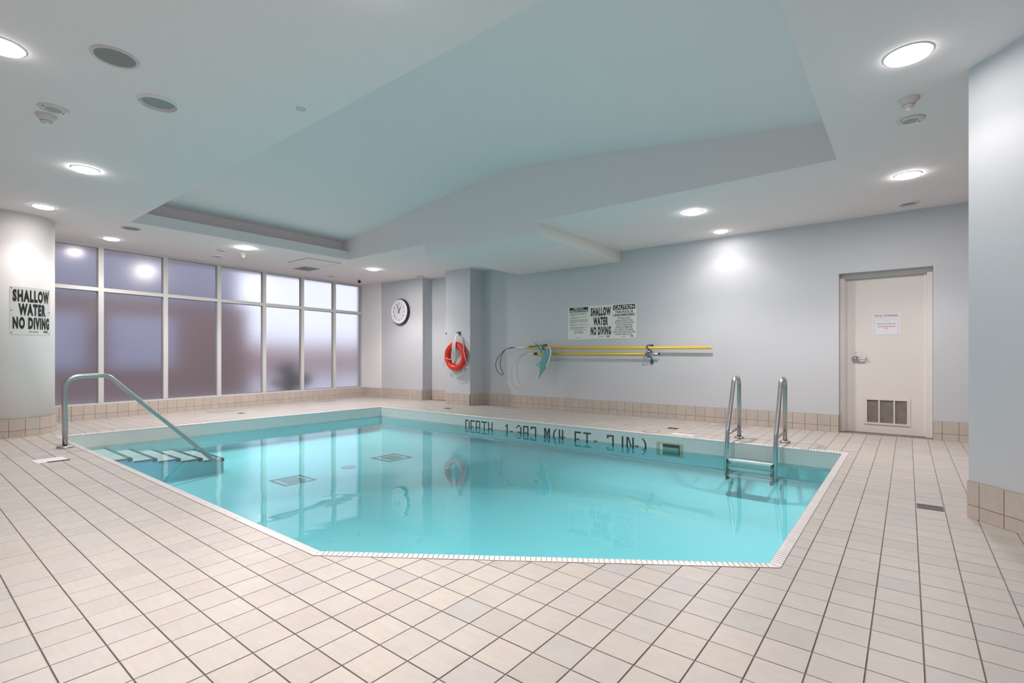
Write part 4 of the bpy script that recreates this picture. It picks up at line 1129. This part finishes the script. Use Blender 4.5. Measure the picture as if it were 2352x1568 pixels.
LIGHTS = [((-8.502, 1.264), 'lit round downlight over the round white pillar', .112, 0.16),
          ((-6.483, 1.272), 'lit round downlight near the left frame edge, above the pool stairs deck', .114, 0.6),
          ((-4.302, 0.446), 'lit round downlight cut by the left edge of the picture', .118, 0.3),
          ((-9.98, 2.285), 'lit round downlight beside the windows, next to the round pillar', .115, 0.33),
          ((-8.998, 3.921), 'lit round downlight in front of the windows, beside the raised ceiling', .115, 1.25),
          ((-9.036, 6.597), 'lit round downlight near the corner by the security camera', .115, 1.12),
          ((-2.190, 6.575), 'lit round downlight on the low ceiling right of the cream soffit end', .120, 0.85),
          ((-2.198, 7.832), 'lit round downlight washing the wall above the yellow poles', .106, 0.13),
          ((0.003, 3.970), 'largest lit round downlight, above the corner wall at right', .128, 0.2),
          ((0.004, 6.605), 'lit round downlight on the ceiling in front of the storage door', .117, 0.72)]
for (x, y), lab, r, pw in LIGHTS: make_light((x, y, HC), lab, r, power=pw)
# a lamp of the same row just outside the picture, over the near deck
make_light((-2.0, 1.40, HC), 'lit round downlight above the near pool corner, just outside the picture', .115, power=1.9)
def dead_light(loc, label, r=0.125):
    t = thing('ceiling_light', label, 'ceiling light', loc)
    mb = MB(); mb.lathe(ring_profile(r - 0.012, r, 0.022), loc, 40); mb.build('trim_ring', M['trim'], t)
    mb = MB(); mb.lathe([(r - 0.013, -0.018), (r * .80, -0.004), (r * .78, -0.0015)], loc, 40); mb.build('reflector', M['detector'], t)
    mb = MB(); mb.lathe([(r * .79, -0.002), (0.001, -0.002)], loc, 40); mb.build('dark_lens', M['can_inside'], t)
    return t
dead_light((-4.350, 1.273, HC), 'unlit recessed downlight with white rim beside the big round speaker', .126)
dead_light((-10.127, 3.889, HC), 'unlit recessed downlight close to the window head', .106)
dead_light((-8.893, 7.79, HC), 'unlit recessed downlight above the wall between clock and square pillar', .108)
dead_light((0.015, 7.82, HC), 'unlit recessed downlight above the storage door', .107)
def speaker(loc, label, r=0.125):
    t = thing('ceiling_speaker', label, 'speaker', loc)
    mb = MB(); mb.lathe([(r, 0), (r, -0.006), (r - 0.008, -0.011), (r * .86, -0.009), (r * .83, -0.004)], loc, 44); mb.build('rim', M['detector'], t)
    mb = MB(); mb.lathe([(r * .84, -0.005), (0.001, -0.006)], loc, 44); mb.build('grille', M['grey_grille'], t)
    return t
speaker((-3.903, 0.912, HC), 'large round grey ceiling speaker at upper left', .126)
speaker((-8.939, 2.278, HC), 'round grey ceiling speaker beside the end of the raised ceiling', .122)
def small_disk(loc, label, r=0.095, rot=0.0):
    t = thing('ceiling_speaker', label, 'speaker', loc)
    mb = MB(); mb.lathe([(r, 0), (r, -0.004), (r * .93, -0.009), (r * .55, -0.011), (r * .52, -0.0095)], loc, 36); mb.build('plate', M['detector'], t)
    mb = MB(); mb.lathe([(r * .53, -0.0100), (0.001, -0.0105)], loc, 28); mb.build('grille', M['pale_grille'], t)
    for s in (-1, 1):
        mb = MB(); px_, py_ = loc[0] + s * r * .74 * math.cos(rot), loc[1] + s * r * .74 * math.sin(rot)
        mb.lathe([(0.006, -0.009), (0.006, -0.0125), (0.001, -0.013)], (px_, py_, loc[2]), 8); mb.build('screw', M['dark_slot'], t)
    return t
small_disk((0.019, 5.081, HC), 'small round ceiling speaker plate beside the detector at right', .096, 0.67)
small_disk((-5.082, 0.811, HC), 'small round ceiling speaker plate beside the detector at left', .093, 2.0)
small_disk((-9.531, 3.749, HC), 'small round ceiling speaker plate above the frosted windows', .088, 0.67)
small_disk((-10.60, 6.546, HC), 'small round ceiling plate by the window head near the security camera', .087, 0.67)
def detector(loc, label, r=0.066):
    t = thing('smoke_detector', label, 'smoke detector', loc)
    mb = MB(); mb.lathe([(r, 0), (r, -0.008), (r * .86, -0.024), (r * .58, -0.044), (r * .56, -0.046)], loc, 36); mb.build('base', M['detector'], t)
    mb = MB(); mb.lathe([(r * .50, -0.044), (r * .54, -0.049), (r * .54, -0.058), (r * .36, -0.068), (r * .33, -0.066)], loc, 32); mb.build('sensor_ring', M['detector'], t)
    mb = MB(); mb.lathe([(r * .34, -0.066), (r * .30, -0.073), (0.001, -0.074)], loc, 24); mb.build('sensor_cap', M['trim'], t)
    return t
detector((0.007, 4.66, HC), 'white smoke detector on the ceiling below the largest downlight')
detector((-5.27, 0.80, HC), 'grey smoke detector on the ceiling at the left edge')
detector((-9.541, 4.12, HC), 'white smoke detector on the ceiling above the frosted windows')
mb = MB(); mb.lathe([(0.036, 0), (0.036, -0.002), (0.001, -0.003)], (-3.616, 1.979, HC), 24)
tag(mb.build('sprinkler_plate', M['detector']), 'small flat concealed sprinkler plate beside the raised ceiling', 'sprinkler')
# security camera
cmr = thing('security_camera', 'small white turret security camera on the ceiling near the window corner', 'camera', (-10.426, 7.197, HC))
c = (-10.426, 7.197, HC)
mb = MB(); mb.lathe([(0.050, 0), (0.050, -0.012), (0.040, -0.022), (0.001, -0.024)], c, 24); mb.build('base', M['trim'], cmr)
mb = MB(); mb.tube([(c[0] + 0.02, c[1] + 0.01, HC - 0.02), (c[0] + 0.025, c[1] + 0.01, HC - 0.06)], 0.016, 10); mb.build('bracket', M['trim'], cmr)
mb = MB(); mb.lathe([(0.001, 0.040), (0.028, 0.030), (0.040, 0.0), (0.028, -0.030), (0.001, -0.040)], (c[0] + 0.012, c[1] - 0.005, HC - 0.072), 18); mb.build('eyeball', M['black'], cmr)
# access hatch and return grille
mb = MB(); mb.box(-9.70, -8.99, 5.06, 5.76, HC - 0.006, HC - 0.0005)
ah = thing('ceiling_hatch', 'square white access hatch in the ceiling by the raised ceiling corner', 'hatch', (-9.345, 5.41, HC))
mb.build('panel', M['ceiling'], ah)
mb = MB()
for (x0, x1, y0, y1) in ((-9.715, -8.975, 5.045, 5.058), (-9.715, -8.975, 5.762, 5.775), (-9.715, -9.702, 5.058, 5.762), (-8.988, -8.975, 5.058, 5.762)): mb.box(x0, x1, y0, y1, HC - 0.003, HC - 0.0004)
mb.build('shadow_gap', M['drain'], ah)
gr = thing('ceiling_grille', 'square grey exhaust grille in the ceiling near the windows', 'grille', (-10.09, 5.65, HC))
mb = MB()
for (x0, x1, y0, y1) in ((-10.36, -9.82, 5.44, 5.47), (-10.36, -9.82, 5.84, 5.87), (-10.36, -10.33, 5.47, 5.84), (-9.85, -9.82, 5.47, 5.84)): mb.box(x0, x1, y0, y1, HC - 0.008, HC - 0.0005)
mb.build('frame', M['trim'], gr)
mb = MB()
for k in range(16):
    x0 = -10.33 + k * 0.030; mb.obox((x0 + 0.012, 5.655, HC - 0.006), (0.006, 0, 0.003), (0, 0.185, 0), (0.0006, 0, -0.001))
mb.build('louvre_blades', M['grey_grille'], gr)
mb = MB(); mb.box(-10.33, -9.85, 5.47, 5.84, HC - 0.0015, HC - 0.0006); mb.build('dark_backing', M['can_inside'], gr)

# repeats of one kind share a group
GROUPS = {'ceiling_light': 'round downlights in the ceiling', 'ceiling_speaker': 'round speaker plates in the ceiling', 'smoke_detector': 'smoke detectors on the ceiling',
          'wall_sign': 'three signs side by side on the wall', 'deck_hatch': 'grey hatch plates in the deck', 'deck_drain': 'small dark drains in the deck',
          'deck_cover_plate': 'white cover plates on the deck', 'pole_hanger': 'blue hangers for the poles'}
for o in SC.objects:
    if o.parent is None and o.name.split('.')[0] in GROUPS: o['group'] = GROUPS[o.name.split('.')[0]]
